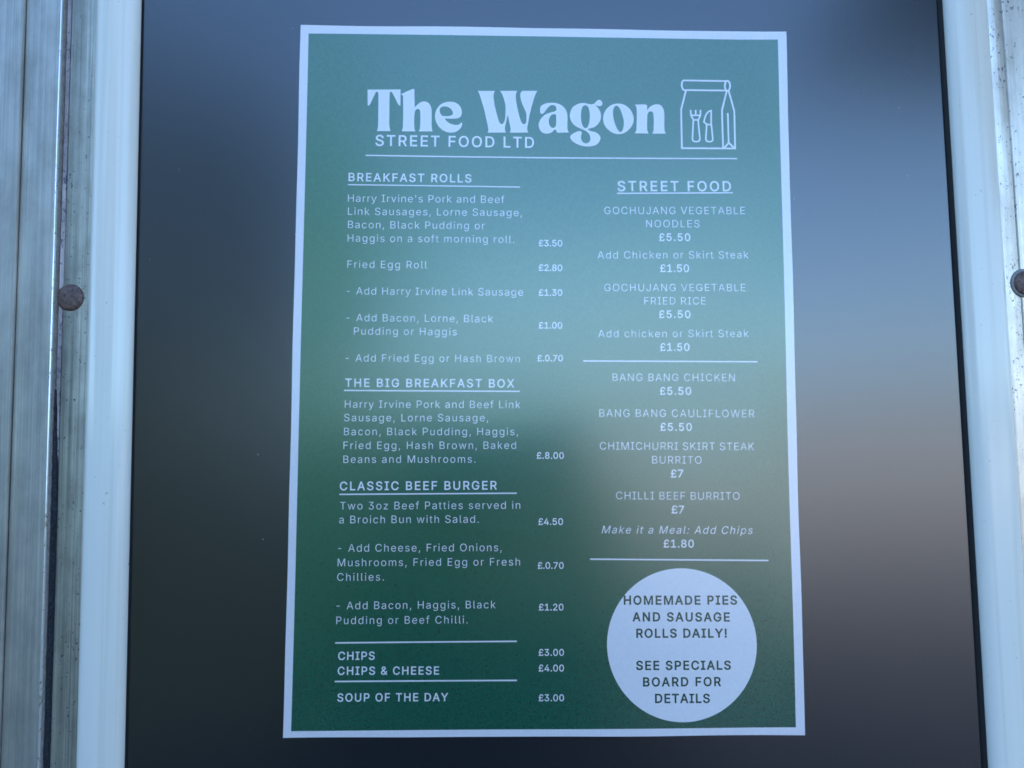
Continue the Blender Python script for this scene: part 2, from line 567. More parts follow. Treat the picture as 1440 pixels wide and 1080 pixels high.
# ------------------------------------------------------------------ right aluminium rail
ra = empty('aluminium_rail', (0, 0, H0), 'bright pitted aluminium rail with round rivet at the right edge of the photo', 'rail')
xs = X(1444, 0.001)
profile('flange', [(XR_OUT + 0.0006, -0.0035), (XR_OUT + 0.0006, 0.0008), (XR_OUT + 0.0012, 0.0012), (xs - 0.0008, 0.0012), (xs - 0.0002, 0.0008), (xs - 0.0002, -0.0035)], M['alu_bright'], ra, seg=150, wob=0.0001, seed=41)
profile('flange', [(xs, -0.0035), (xs, 0.0008), (xs + 0.0006, 0.0013), (xs + 0.03, 0.0013), (xs + 0.0305, -0.0035)], M['alu_bright'], ra, seg=150, wob=0.0001, seed=43)
p = board(1442, 398, 0.002)
rivet(ra, p.x, p.y, 0.0014, 0.0073, washer=0.0088)
bm = bmesh.new()
for k in range(70):
    a, rr = random.random() * 6.28, 0.0092 + abs(random.gauss(0, 0.0030))
    x, z = p.x + rr * math.cos(a), p.y + rr * math.sin(a) * 1.3
    if XR_OUT + 0.002 < x < xs - 0.001:
        fleck(bm, x, z, 0.0014, random.uniform(0.00012, 0.00035))
for k in range(90):
    fleck(bm, random.uniform(XR_OUT + 0.002, xs - 0.001), p.y + random.gauss(0.0, 0.10), 0.0014, random.uniform(0.0001, 0.0003))
o = bm_obj('dirt_flecks', bm, M['dirt'], ra)
o['kind'] = 'stuff'

# ------------------------------------------------------------------ poster
po = empty('menu_poster', (0, 0, H0), 'green printed takeaway menu poster with white border and lettering on the black panel', 'poster')
PW, PH = 0.297, 0.4193

def lift(x, z):
    """how far the slightly wavy sheet stands off the panel"""
    e = 0.0009
    e += 0.00045 * math.sin(x * 17 + 1.1 + z * 5) + 0.00035 * math.sin(z * 23 - x * 9)
    e += 0.0011 * max(0, (x - 0.11) / 0.04) ** 2 * (0.45 + 0.55 * math.sin(z * 31 + 0.6))
    e += 0.0005 * max(0, (-z - 0.17) / 0.04) ** 2 * (0.5 + 0.5 * math.sin(x * 40))
    e += 0.0004 * max(abs(x) / 0.1485, abs(z) / 0.21) ** 10
    return max(e, 0.0003)

def sheet(name, corners, layer, mat, thick=0.0, nx=70, nz=98, edge_wob=0.0, parent=po):
    """a subdivided quadrilateral lying on the sheet; corners are (x, z) TL TR BR BL"""
    tl, tr, br, bl = corners
    bm = bmesh.new()
    g = []
    for j in range(nz + 1):
        v = j / nz
        row = []
        for i in range(nx + 1):
            u = i / nx
            a = tl.lerp(tr, u)
            c = bl.lerp(br, u)
            q = a.lerp(c, v)
            x, z = q.x, q.y
            if edge_wob:
                if i in (0, nx):
                    x += edge_wob * mnoise.noise(Vector((z * 14, i * 3.1, 2)))
                if j in (0, nz):
                    z += edge_wob * mnoise.noise(Vector((x * 14, j * 2.3, 5)))
            row.append(bm.verts.new((x, -(lift(x, z) + layer), z)))
        g.append(row)
    for j in range(nz):
        for i in range(nx):
            bm.faces.new((g[j + 1][i], g[j + 1][i + 1], g[j][i + 1], g[j][i]))
    if thick:
        ret = bmesh.ops.extrude_face_region(bm, geom=list(bm.faces))
        for q in ret['geom']:
            if isinstance(q, bmesh.types.BMVert):
                q.co.y += thick
    return bm_obj(name, bm, mat, parent, False if thick else True)

OFF = 0.0011
def B(px, py):
    return board(px, py, OFF)

sheet('paper_sheet', [B(423, 35), B(1105, 45), B(1131, 1033), B(398, 1038)], 0.0, M['paper'], thick=0.00022, edge_wob=0.0006)
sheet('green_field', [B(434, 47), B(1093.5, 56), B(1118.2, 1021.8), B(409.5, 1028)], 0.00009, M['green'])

# ---- lettering: a plain grotesque sans, each glyph as outlines in thousandths of an em (advance, loops)
GLYPHS = {
    '!': (196, ['67,160 63,509 132,509 128,160', '98,-4 86,-3 75,1 66,9 58,18 54,29 52,41 54,53 58,64 66,73 75,80 86,85 98,86 110,85 121,80 130,73 138,64 142,53 143,41 142,29 138,18 130,9 121,1 110,-3']),
    '&': (448, ['197,-7 165,-5 136,1 110,12 88,26 69,42 54,62 43,84 36,108 34,133 36,154 40,173 47,189 58,205 70,220 85,235 101,249 120,264 140,279 216,335 223,340 230,346 237,352 243,359 249,367 255,375 259,384 261,394 262,405 260,420 255,434 245,445 233,454 219,459 201,461 189,460 178,457 168,453 159,447 151,440 145,431 141,421 138,411 137,399 138,386 141,375 145,363 152,352 159,340 169,327 179,314 191,300 204,284 438,0 364,0 171,231 121,293 108,310 96,327 87,344 81,361 77,379 75,398 77,420 82,440 91,458 102,474 117,488 134,499 154,507 176,512 200,513 224,512 246,507 266,499 283,488 297,475 308,459 317,442 322,424 324,404 323,389 320,375 315,362 309,349 301,336 291,325 281,314 269,303 256,293 154,217 135,202 121,188 110,174 103,161 98,146 97,131 98,115 102,101 109,87 118,76 130,66 143,57 158,51 175,48 193,46 213,48 232,52 251,59 269,69 286,81 301,95 315,112 327,131 336,151 343,174 348,198 349,224 408,224 406,194 403,167 397,144 389,124 380,107 371,92 361,80 353,70 345,62 333,47 315,30 294,17 271,7 246,-1 221,-5']),
    "'": (206, ['78,318 70,509 136,509 128,318']),
    ',': (188, ['38,-119 68,71 137,71 84,-119']),
    '-': (453, ['337,244 337,188 114,188 114,244']),
    '.': (188, ['95,-4 83,-3 73,1 63,9 55,18 51,29 50,41 51,53 55,64 63,73 73,81 83,85 95,87 107,85 118,81 128,73 135,64 140,53 141,41 140,29 135,18 128,9 118,1 107,-3']),
    '0': (453, ['227,-7 191,-3 158,7 130,24 105,48 85,77 69,113 57,155 50,202 48,254 50,306 57,353 69,395 85,431 106,461 130,484 159,502 191,512 227,516 262,512 295,502 323,484 348,461 368,431 384,395 396,353 403,306 405,254 403,202 396,155 384,113 368,77 348,48 323,24 295,7 263,-3', '227,50 250,52 271,60 290,74 306,92 320,116 330,144 338,176 342,213 344,254 342,295 338,332 330,365 320,393 306,416 290,435 271,449 250,457 227,460 203,457 182,449 163,435 147,416 134,393 123,365 115,332 111,295 109,254 111,213 115,176 123,144 134,116 147,92 163,74 182,60 203,52']),
    '1': (453, ['76,0 76,55 391,55 391,0', '276,509 276,0 212,0 212,448 209,448 86,358 86,427 198,509']),
    '2': (453, ['64,0 64,47 234,229 252,248 268,266 282,282 294,298 303,312 311,327 316,341 319,356 320,371 319,389 315,405 308,419 298,431 287,441 273,449 258,455 241,458 224,460 205,458 188,454 172,447 159,438 148,427 139,413 132,398 128,381 127,362 66,362 68,391 75,418 86,442 102,464 121,482 143,496 168,507 196,513 225,516 254,513 281,507 306,497 328,482 346,465 361,445 372,423 379,398 381,372 380,354 377,336 371,318 363,299 351,280 336,259 317,235 294,209 267,180 153,60 153,57 389,57 389,0']),
    '3': (453, ['218,-7 188,-5 159,1 133,10 108,22 88,38 70,57 57,79 48,104 44,132 109,132 112,115 118,100 126,87 137,76 150,66 165,59 182,54 200,51 219,50 239,51 258,55 275,61 291,69 304,80 315,93 323,108 328,125 329,145 328,163 323,180 316,196 306,211 292,223 275,234 254,241 229,246 201,248 157,248 157,299 288,448 288,452 70,452 70,509 372,509 372,461 211,278 211,289 247,290 279,286 308,276 333,262 354,244 371,222 383,198 391,173 393,145 390,116 383,90 370,66 354,45 333,27 309,12 281,2 251,-5']),
    '4': (453, ['40,105 40,158 247,509 311,509 109,166 109,163 413,163 413,105', '282,0 282,121 282,146 282,318 343,318 343,0']),
    '5': (453, ['221,-7 192,-5 165,1 140,11 118,25 99,41 83,60 71,82 63,105 60,130 122,130 125,115 130,102 138,89 148,78 160,68 173,60 188,54 204,51 221,50 241,51 259,56 276,64 291,75 304,89 314,104 322,122 326,141 328,162 326,183 321,203 314,221 303,237 290,251 275,262 257,270 238,275 218,277 201,276 184,273 167,268 152,262 139,255 128,246 67,253 96,509 366,509 366,452 151,452 134,301 136,301 148,311 162,318 178,325 194,330 212,333 229,334 252,332 274,328 294,321 313,311 330,299 345,285 358,269 370,251 379,231 386,210 390,187 391,163 388,132 381,102 369,76 352,52 332,32 309,15 282,3 253,-4']),
    '7': (453, ['97,0 323,448 323,452 62,452 62,509 391,509 391,449 165,0']),
    '8': (453, ['226,-7 193,-5 163,1 136,11 111,25 91,42 74,62 62,84 54,109 52,135 53,156 58,176 65,195 75,212 87,228 101,241 117,252 134,260 153,265 153,267 129,276 109,289 93,308 80,330 73,354 70,380 73,405 79,429 90,450 106,469 124,485 146,498 170,508 197,514 226,516 255,514 282,508 306,498 328,485 346,469 361,450 373,429 379,405 382,380 379,354 372,330 359,308 343,289 323,276 300,267 300,265 319,260 335,252 351,241 365,228 377,212 387,195 395,176 399,156 401,135 398,109 391,84 378,62 362,42 341,25 317,11 289,1 259,-5', '226,49 248,50 267,54 285,60 300,69 313,79 323,91 331,106 335,121 337,139 335,157 330,173 322,189 312,202 298,213 283,223 265,230 247,234 226,235 206,234 187,230 169,223 154,213 140,202 130,189 122,173 117,157 115,139 117,121 121,106 129,91 139,79 152,69 167,60 185,54 205,50', '226,290 244,291 260,294 274,300 287,308 298,318 307,330 314,344 318,359 319,376 318,392 314,407 308,420 299,432 288,442 275,449 260,455 244,459 226,460 208,459 192,455 177,449 164,442 153,432 145,420 138,407 134,392 133,376 134,359 138,344 145,330 154,318 165,308 178,300 193,294 209,291']),
    ':': (188, ['95,-4 83,-3 73,1 63,9 55,18 51,29 50,41 51,53 55,64 63,73 73,81 83,85 95,87 107,85 118,81 128,73 135,64 140,53 141,41 140,29 135,18 128,9 118,1 107,-3', '95,271 83,272 73,277 63,284 55,294 51,304 50,316 51,328 55,339 63,349 73,356 83,360 95,362 107,360 118,356 128,349 135,339 140,328 141,316 140,304 135,294 128,284 118,277 107,272']),
    'A': (480, ['16,0 201,509 276,509 463,0 395,0 287,302 280,323 272,346 264,372 255,402 244,438 232,478 245,478 233,437 222,402 213,371 204,345 197,322 191,302 85,0', '110,142 110,199 370,199 370,142']),
    'B': (456, ['60,0 60,509 241,509 274,507 304,501 329,491 350,477 367,461 381,442 390,421 396,398 398,374 397,353 393,336 387,320 378,307 368,295 356,286 343,278 329,272 315,267 315,262 331,260 347,254 363,245 378,234 391,220 402,203 411,184 416,161 418,136 416,111 410,88 400,67 386,48 368,31 344,18 317,8 284,2 247,0', '125,57 245,57 281,60 309,67 330,80 344,96 353,115 355,137 354,153 350,169 342,184 333,197 320,209 306,218 289,225 269,229 248,231 125,231', '125,285 238,285 256,287 273,290 288,296 302,304 314,314 323,326 330,340 335,355 336,372 333,393 326,412 313,429 294,442 270,449 240,452 125,452']),
    'C': (510, ['267,-7 225,-3 186,7 150,25 119,49 92,79 70,115 53,157 44,203 40,254 44,305 53,352 70,393 92,429 119,459 150,484 186,501 225,512 267,516 293,514 317,511 340,504 362,496 383,485 402,471 419,456 435,438 448,418 459,397 467,373 473,348 408,348 404,365 397,380 389,395 380,407 369,418 357,428 344,437 330,444 315,449 300,453 284,455 267,456 237,453 209,445 184,432 161,414 141,391 125,364 113,332 106,295 103,254 106,213 113,177 125,145 141,117 161,94 184,76 210,63 237,56 267,53 284,54 300,56 315,60 330,65 344,72 357,81 369,90 380,102 389,114 397,128 404,144 408,160 473,160 467,135 459,112 448,91 435,71 420,53 402,38 383,24 363,13 341,5 317,-2 293,-6']),
    'D': (502, ['219,0 96,0 96,57 215,57 254,60 288,68 318,81 343,99 363,122 379,149 390,181 397,216 399,255 397,294 390,329 379,361 364,388 344,410 320,428 291,441 258,449 221,452 93,452 93,509 225,509 273,505 315,495 353,478 385,455 412,426 433,391 449,351 458,306 462,255 458,205 449,159 433,119 411,83 384,54 351,31 312,14 268,3', '125,509 125,0 60,0 60,509']),
    'E': (419, ['60,0 60,509 372,509 372,452 125,452 125,286 355,286 355,229 125,229 125,57 375,57 375,0']),
    'F': (410, ['60,0 60,509 369,509 369,452 125,452 125,278 346,278 346,221 125,221 125,0']),
    'G': (520, ['269,-7 225,-3 185,7 149,25 118,49 91,79 69,116 53,157 43,203 40,254 43,305 53,352 69,393 91,429 117,459 149,484 184,501 223,512 265,516 291,514 316,510 340,504 363,494 384,483 403,469 421,453 436,436 449,416 460,395 468,373 474,349 408,349 402,365 395,379 387,393 378,406 368,417 356,427 344,436 330,443 315,448 300,453 283,455 265,456 236,453 209,445 183,432 160,414 141,392 125,364 113,332 106,295 103,254 106,213 113,177 125,145 141,117 161,95 184,76 210,63 238,56 269,53 296,55 322,61 345,71 365,85 382,102 396,123 407,147 413,173 415,202 434,199 283,199 283,256 478,256 478,200 475,160 466,124 451,91 431,62 406,38 377,19 344,5 308,-4']),
    'H': (517, ['60,0 60,509 125,509 125,289 392,289 392,509 457,509 457,0 392,0 392,232 125,232 125,0']),
    'I': (300, ['31,0 31,57 118,57 118,452 31,452 31,509 269,509 269,452 183,452 183,57 269,57 269,0']),
    'J': (396, ['185,-7 143,-2 106,11 75,33 52,63 38,100 33,145 33,173 98,173 98,145 100,117 108,93 122,74 139,61 160,53 185,50 209,53 230,61 248,74 261,93 269,117 272,145 272,509 336,509 336,145 332,100 318,63 294,33 263,11 227,-2']),
    'K': (467, ['104,145 104,216 116,231 128,246 139,261 151,275 162,289 174,303 187,317 199,331 212,344 364,509 448,509 231,276 228,276', '60,0 60,509 125,509 125,334 124,225 125,193 125,0', '372,0 188,259 228,309 449,0']),
    'L': (393, ['60,0 60,509 125,509 125,57 361,57 361,0']),
    'M': (628, ['60,0 60,509 152,509 314,85 476,509 568,509 568,0 505,0 506,415 342,0 286,0 122,415 122,0']),
    'N': (523, ['60,0 60,509 136,509 343,183 349,174 355,163 363,151 371,137 379,122 388,107 396,90 405,73 414,55 405,54 403,72 402,90 401,108 400,126 399,142 399,157 399,195 399,509 463,509 463,0 387,0 202,290 194,303 186,317 177,331 168,346 159,363 148,381 108,452 119,454 122,384 123,363 124,345 124,328 125,313 125,301 125,291 125,0']),
    'O': (533, ['267,-7 225,-3 186,7 150,25 119,49 92,79 70,115 53,157 44,203 40,254 44,305 53,352 70,393 92,429 119,459 150,484 186,501 225,512 267,516 309,512 348,501 384,484 415,459 442,429 464,393 480,352 490,305 493,254 490,203 480,157 464,115 442,79 415,49 384,25 348,7 309,-3', '267,53 296,55 324,63 349,76 372,94 392,116 408,144 420,176 428,213 430,254 428,295 420,332 408,365 392,392 372,415 349,433 324,446 296,453 267,456 237,453 210,445 184,433 161,415 142,392 125,364 113,332 106,295 103,254 106,213 113,176 125,144 142,117 161,94 184,76 210,63 237,55']),
    'P': (445, ['60,0 60,509 125,509 125,0', '235,509 272,506 305,499 332,487 356,471 375,452 390,430 400,404 407,377 409,348 407,318 400,291 390,265 375,243 356,223 332,207 305,195 272,188 235,186 70,186 70,242 233,242 257,244 279,248 297,256 312,266 324,279 333,294 339,310 343,328 344,348 343,367 339,385 333,402 324,416 312,428 297,439 279,446 257,451 232,452 70,452 70,509']),
    'R': (449, ['60,0 60,509 125,509 125,0', '236,509 273,506 305,500 333,489 356,473 376,455 390,433 401,408 407,381 409,352 407,323 401,296 390,271 376,250 356,232 333,217 305,206 273,200 236,198 70,198 70,255 234,255 258,256 280,260 298,267 313,276 325,287 334,300 340,316 344,333 345,352 344,371 340,389 334,405 325,419 313,430 298,440 279,446 258,451 233,452 70,452 70,509', '353,0 230,229 303,229 428,0']),
    'S': (447, ['224,-9 188,-7 156,-1 128,9 102,23 81,40 64,60 51,83 42,109 38,137 104,137 108,118 114,102 123,88 136,76 150,66 166,59 185,53 204,50 224,49 246,50 267,54 286,60 303,69 317,79 329,92 338,106 344,122 346,139 344,154 340,168 332,179 322,189 310,197 296,205 280,211 263,217 245,222 184,239 145,253 112,269 86,289 67,313 56,341 52,372 54,400 62,425 75,448 92,468 113,484 138,498 165,508 195,514 227,516 259,514 289,508 316,498 340,484 360,468 377,449 390,427 398,403 401,378 337,378 332,402 320,421 302,437 280,449 254,456 225,459 204,457 185,454 167,448 152,440 139,430 129,418 121,405 117,391 115,376 117,359 122,345 131,334 142,324 155,315 169,308 184,302 198,297 212,293 264,279 279,275 295,270 312,264 328,256 344,248 359,238 372,226 384,213 395,198 402,180 407,161 408,139 406,112 399,87 386,64 370,43 349,25 323,11 294,0 261,-7']),
    'T': (449, ['32,452 32,509 417,509 417,452 257,452 257,0 193,0 193,452']),
    'U': (517, ['259,-8 220,-6 186,2 154,15 126,33 103,55 85,80 71,108 63,140 60,173 60,509 124,509 124,178 126,155 132,133 141,113 153,95 169,80 187,68 208,59 232,53 259,52 285,53 309,59 331,68 349,80 364,95 377,113 385,133 391,155 393,178 393,509 457,509 457,173 454,140 446,108 433,80 414,55 391,33 363,15 332,2 297,-6']),
    'V': (480, ['204,0 16,509 84,509 192,206 199,187 207,164 215,137 225,106 236,71 248,31 235,31 247,71 257,107 267,138 276,165 283,187 290,206 395,509 463,509 278,0']),
    'W': (686, ['155,0 16,509 82,509 163,196 167,179 172,162 175,145 179,128 183,111 187,94 190,76 194,58 197,40 189,40 193,58 196,76 200,94 203,111 207,128 211,145 215,162 220,179 224,196 306,509 380,509 462,196 466,179 470,162 474,145 478,128 482,111 486,94 490,76 494,58 497,40 488,40 492,58 495,76 499,94 503,111 506,128 510,145 523,196 603,509 670,509 530,0 455,0 368,323 362,345 357,368 351,391 346,417 341,445 336,475 350,475 345,446 340,420 335,395 330,371 324,347 318,323 230,0']),
    'X': (474, ['18,0 217,284 217,236 29,509 104,509 178,400 188,386 196,373 204,361 211,350 217,340 223,329 230,318 236,305 243,292 232,292 239,305 246,317 252,329 258,339 265,350 272,361 280,373 288,386 298,400 374,509 446,509 259,239 259,287 456,0 382,0 292,129 283,142 275,154 268,165 262,175 256,185 250,195 244,206 237,218 230,231 244,231 238,219 231,207 225,196 219,186 213,176 206,166 199,155 191,143 182,129 91,0']),
    'Y': (472, ['203,0 203,208 16,509 91,509 192,344 203,327 213,309 222,292 231,274 240,254 250,230 224,230 233,254 242,275 251,293 260,310 270,327 280,344 381,509 455,509 268,208 268,0']),
    'a': (389, ['160,-9 137,-7 115,-3 94,5 76,15 60,29 48,45 38,63 32,84 30,108 32,128 36,146 43,161 53,174 64,184 78,193 92,200 108,206 125,211 143,214 161,217 178,220 200,223 218,225 234,227 247,229 257,231 265,235 271,240 274,246 276,255 276,257 275,272 272,285 267,297 260,307 251,315 240,322 227,327 212,330 196,331 178,330 163,327 149,322 137,316 127,309 118,301 110,292 104,283 100,274 41,291 51,313 64,331 79,346 95,358 114,368 133,375 153,380 173,383 194,384 208,384 223,382 239,379 255,375 271,369 286,360 300,350 312,336 322,320 330,301 335,278 337,251 337,0 277,0 277,52 272,52 267,43 260,34 252,25 242,16 229,8 215,1 199,-4 181,-7', '170,45 192,47 211,51 228,59 242,68 254,80 263,93 270,108 274,122 276,138 276,190 272,187 267,184 259,182 251,180 241,178 231,176 221,174 210,173 200,171 175,168 161,166 147,163 134,159 122,153 112,147 103,139 97,130 93,118 92,105 93,93 96,82 102,72 109,64 119,57 130,52 142,48 156,46']),
    'c': (396, ['207,-8 174,-5 144,3 117,16 93,35 72,58 56,85 44,116 37,150 34,187 37,225 44,260 56,291 72,318 93,341 117,360 144,374 174,382 207,384 226,384 243,381 260,377 276,371 291,364 305,356 318,346 330,335 340,322 349,308 356,293 362,277 303,262 300,272 295,281 290,289 284,297 278,304 270,311 261,316 252,321 242,325 231,328 220,329 207,330 184,328 163,321 145,310 130,296 118,278 108,258 102,236 98,212 96,187 98,163 102,139 108,117 118,97 130,80 145,66 163,55 184,49 207,46 220,47 232,49 243,52 253,55 262,60 271,66 279,73 285,80 292,89 297,98 301,107 304,117 363,102 357,86 350,70 341,56 331,43 319,32 306,21 292,12 277,5 261,-1 244,-5 226,-7']),
    'd': (424, ['195,-8 165,-6 137,3 111,16 89,34 70,57 55,84 43,116 36,151 34,189 36,227 43,261 55,293 70,320 89,342 112,361 137,374 165,382 196,384 218,383 237,379 253,373 267,364 278,355 287,346 295,336 301,327 306,319 311,319 311,509 372,509 372,0 313,0 313,59 307,59 301,50 295,41 287,31 277,21 266,12 252,4 236,-3 217,-7', '205,47 226,49 246,55 263,65 278,78 290,95 299,115 306,138 310,162 312,189 310,216 306,241 300,263 290,282 278,299 263,312 246,322 227,328 205,330 182,328 162,322 145,311 130,298 118,281 108,261 102,239 98,215 96,189 98,163 102,139 109,117 118,97 130,80 145,66 162,55 182,49']),
    'e': (404, ['212,-8 177,-5 145,3 117,16 92,35 72,58 56,85 44,116 37,150 34,187 36,224 44,258 55,290 71,317 91,340 115,359 142,373 172,382 205,384 226,383 246,380 266,374 285,366 303,355 319,341 334,324 347,305 357,282 365,256 370,227 371,194 371,169 75,169 75,221 338,221 310,202 308,226 304,248 298,269 288,286 277,301 263,314 246,323 227,328 205,330 183,328 164,323 146,313 131,301 119,286 109,270 102,251 97,231 96,211 96,178 98,151 102,127 110,106 121,88 135,73 151,61 169,53 190,48 212,46 227,47 241,49 254,53 265,58 276,65 285,73 294,82 300,93 306,105 365,91 358,72 348,55 335,39 320,26 302,14 283,4 261,-3 237,-7']),
    'f': (254, ['228,379 228,327 6,327 6,379', '81,0 81,432 82,452 87,470 96,486 107,499 120,510 135,519 152,525 169,529 187,530 201,530 212,529 222,527 231,525 238,523 243,521 227,468 224,470 220,471 215,472 209,473 202,474 195,474 178,472 164,468 154,460 147,449 143,435 142,419 142,0']),
    'g': (425, ['207,-151 180,-149 156,-146 134,-140 114,-132 97,-122 82,-110 70,-97 59,-84 51,-69 101,-41 107,-49 114,-57 122,-66 131,-74 142,-82 154,-88 169,-93 187,-96 207,-97 236,-95 261,-87 282,-75 298,-58 308,-34 311,-6 311,68 306,68 301,60 294,51 287,41 277,32 266,23 252,16 236,10 217,6 195,5 165,7 138,14 113,27 90,43 71,65 55,90 43,120 36,154 34,191 36,229 43,263 55,293 71,320 90,342 112,361 138,374 166,382 196,384 218,383 237,379 253,373 267,365 279,356 288,346 296,336 302,327 308,319 313,319 313,379 372,379 372,-9 370,-40 363,-67 350,-90 334,-109 314,-124 291,-136 265,-144 237,-149', '205,59 227,61 246,66 264,75 278,87 290,103 300,121 307,142 311,166 312,193 311,219 307,242 300,264 291,283 279,299 264,312 247,322 227,328 205,330 182,328 163,322 145,312 130,298 118,282 109,262 102,241 98,218 96,193 98,167 102,144 109,123 118,104 131,88 145,76 163,66 183,61']),
    'h': (410, ['114,227 114,0 53,0 53,509 114,509 114,287 102,287 116,319 132,344 152,362 175,374 200,382 227,384 252,383 275,377 295,369 313,356 328,340 341,321 350,298 355,271 357,240 357,0 296,0 296,235 293,263 286,286 273,304 256,318 235,326 210,329 192,328 176,324 161,317 147,308 136,297 126,283 119,266 115,248']),
    'i': (167, ['53,0 53,379 114,379 114,0', '84,443 73,444 63,448 54,455 47,463 43,472 41,483 43,494 47,504 54,512 63,518 73,522 84,524 95,522 105,518 114,512 121,504 125,494 126,483 125,472 121,463 114,455 105,448 95,444']),
    'k': (381, ['110,137 110,212 121,212 284,379 360,379 184,199 177,199', '53,0 53,509 114,509 114,0', '294,0 148,186 191,229 372,0']),
    'l': (189, ['139,-2 112,0 91,8 74,20 62,37 55,59 53,84 53,509 114,509 114,99 114,83 117,71 120,62 126,57 135,53 146,52 152,52 157,52 160,53 164,53 167,54 170,54 181,3 175,1 169,0 162,-1 154,-2 147,-2']),
    'm': (610, ['53,0 53,379 112,379 112,295 108,295 114,314 122,331 132,346 144,358 158,368 172,376 187,382 203,385 219,386 245,383 268,375 287,361 303,342 314,320 321,295 312,295 318,312 326,329 337,343 350,356 364,366 381,375 398,381 417,385 437,386 458,385 478,380 497,372 514,361 529,346 541,328 550,307 555,283 557,255 557,0 496,0 496,254 493,279 485,298 473,313 456,323 438,329 419,330 402,329 387,326 374,320 363,312 353,302 345,290 340,277 336,263 335,247 335,0 274,0 274,260 272,280 265,297 253,311 238,322 220,328 199,330 185,329 171,326 158,320 145,312 135,302 126,289 119,274 115,257 114,238 114,0']),
    'n': (410, ['114,227 114,0 53,0 53,379 112,379 112,287 102,287 116,319 132,344 152,362 175,374 200,382 227,384 252,383 275,377 295,369 313,356 328,340 341,321 350,298 355,271 357,240 357,0 296,0 296,235 293,263 286,286 273,304 256,318 235,326 210,329 192,328 176,324 161,317 147,308 136,297 126,283 119,266 115,248']),
    'o': (415, ['207,-8 174,-5 144,3 117,16 93,35 72,58 56,85 44,116 37,150 34,187 37,225 44,260 56,291 72,318 93,341 117,360 144,374 174,382 207,384 241,382 271,374 299,360 323,341 343,318 359,291 371,260 379,225 381,187 379,150 371,116 359,85 343,58 323,35 299,16 271,3 241,-5', '207,46 231,49 252,55 270,66 285,80 298,97 307,117 314,139 318,163 319,187 318,212 314,236 307,258 298,278 285,296 270,310 252,321 231,328 207,330 184,328 163,321 145,310 130,296 118,278 108,258 102,236 98,212 96,187 98,163 102,139 108,117 118,97 130,80 145,66 163,55 184,49']),
    'p': (424, ['53,-143 53,379 112,379 112,319 118,319 123,327 130,336 137,346 147,355 158,364 171,373 188,379 207,383 229,384 259,382 287,374 313,361 335,342 354,320 370,293 381,261 388,227 390,189 388,151 381,116 370,84 355,57 336,34 313,16 288,3 260,-6 229,-8 208,-7 189,-3 173,4 159,12 147,21 138,31 130,41 124,50 118,59 114,59 114,-143', '220,47 242,49 262,55 279,66 294,80 306,97 316,117 323,139 327,163 328,189 327,215 323,239 316,261 307,281 295,298 280,311 262,322 243,328 220,330 198,328 178,322 161,312 147,299 134,282 125,263 118,241 114,216 113,189 114,162 118,138 125,115 135,95 147,78 162,65 179,55 198,49']),
    'r': (259, ['53,0 53,379 112,379 112,321 115,321 124,339 137,354 152,367 171,377 191,383 213,385 218,385 223,385 229,384 243,384 243,322 241,323 236,324 230,324 223,325 215,326 207,326 190,324 174,321 159,315 146,306 135,296 126,284 119,269 115,254 114,237 114,0']),
    's': (365, ['182,-8 157,-7 133,-3 112,3 93,12 76,24 62,38 50,54 41,73 36,94 94,107 101,87 111,72 124,60 141,52 160,47 181,45 206,47 227,53 244,62 258,74 265,88 268,103 266,115 262,126 254,136 243,144 229,150 212,155 149,170 118,180 92,192 72,208 58,227 50,249 47,274 49,295 55,314 65,332 79,347 95,360 115,370 137,378 161,383 187,384 212,383 234,379 254,372 271,363 286,352 299,339 309,324 318,308 324,290 268,277 262,291 254,304 243,316 228,325 210,331 187,333 166,331 147,326 131,317 119,305 111,292 109,277 110,264 115,253 124,243 136,235 152,229 172,223 229,209 261,200 287,187 306,171 320,153 328,131 331,107 329,85 323,65 312,47 298,31 281,18 260,6 236,-2 210,-7']),
    't': (227, ['204,379 204,327 6,327 6,379', '65,471 126,471 126,98 127,83 130,70 136,61 144,55 156,51 170,50 175,50 180,50 185,51 191,52 197,53 202,54 213,2 207,0 200,-2 192,-3 184,-3 176,-4 168,-4 138,-1 113,7 92,21 77,41 68,64 65,93']),
    'u': (410, ['182,-5 158,-3 135,2 115,11 97,23 82,39 69,59 60,82 54,109 53,139 53,379 114,379 114,144 116,117 124,94 137,75 154,61 175,53 200,50 218,51 234,55 249,62 263,71 274,83 283,97 290,113 295,132 296,153 296,379 357,379 357,0 298,0 298,92 307,92 294,60 277,35 257,17 234,5 209,-3']),
    'v': (389, ['163,0 17,379 84,379 165,155 173,132 180,110 187,87 193,64 199,42 206,21 184,21 191,42 197,64 203,87 209,110 216,132 224,155 305,379 371,379 226,0']),
    'w': (567, ['138,0 23,379 87,379 133,214 140,190 147,164 154,137 161,107 168,75 175,41 165,41 172,74 179,105 186,135 192,163 199,189 206,214 252,379 316,379 362,214 368,189 375,163 382,136 388,106 395,75 402,41 391,41 399,75 406,106 413,135 420,163 427,189 434,214 480,379 545,379 429,0 368,0 319,172 305,225 300,243 295,262 291,280 277,338 291,338 277,280 272,262 267,243 263,225 258,207 253,189 248,172 199,0']),
    'y': (389, ['47,-139 61,-86 71,-87 83,-89 94,-90 104,-89 113,-86 122,-81 130,-74 138,-64 145,-51 151,-36 163,-1 17,379 84,379 165,155 173,132 180,109 187,87 193,64 199,42 206,21 184,21 190,42 196,64 202,87 209,110 216,132 224,155 305,379 371,379 204,-58 196,-77 187,-93 177,-107 165,-119 153,-128 139,-136 125,-141 109,-144 91,-145 82,-145 73,-144 65,-143 57,-142 52,-140']),
    'z': (380, ['42,0 42,46 254,320 254,323 48,323 48,379 333,379 333,331 126,60 126,56 339,56 339,0']),
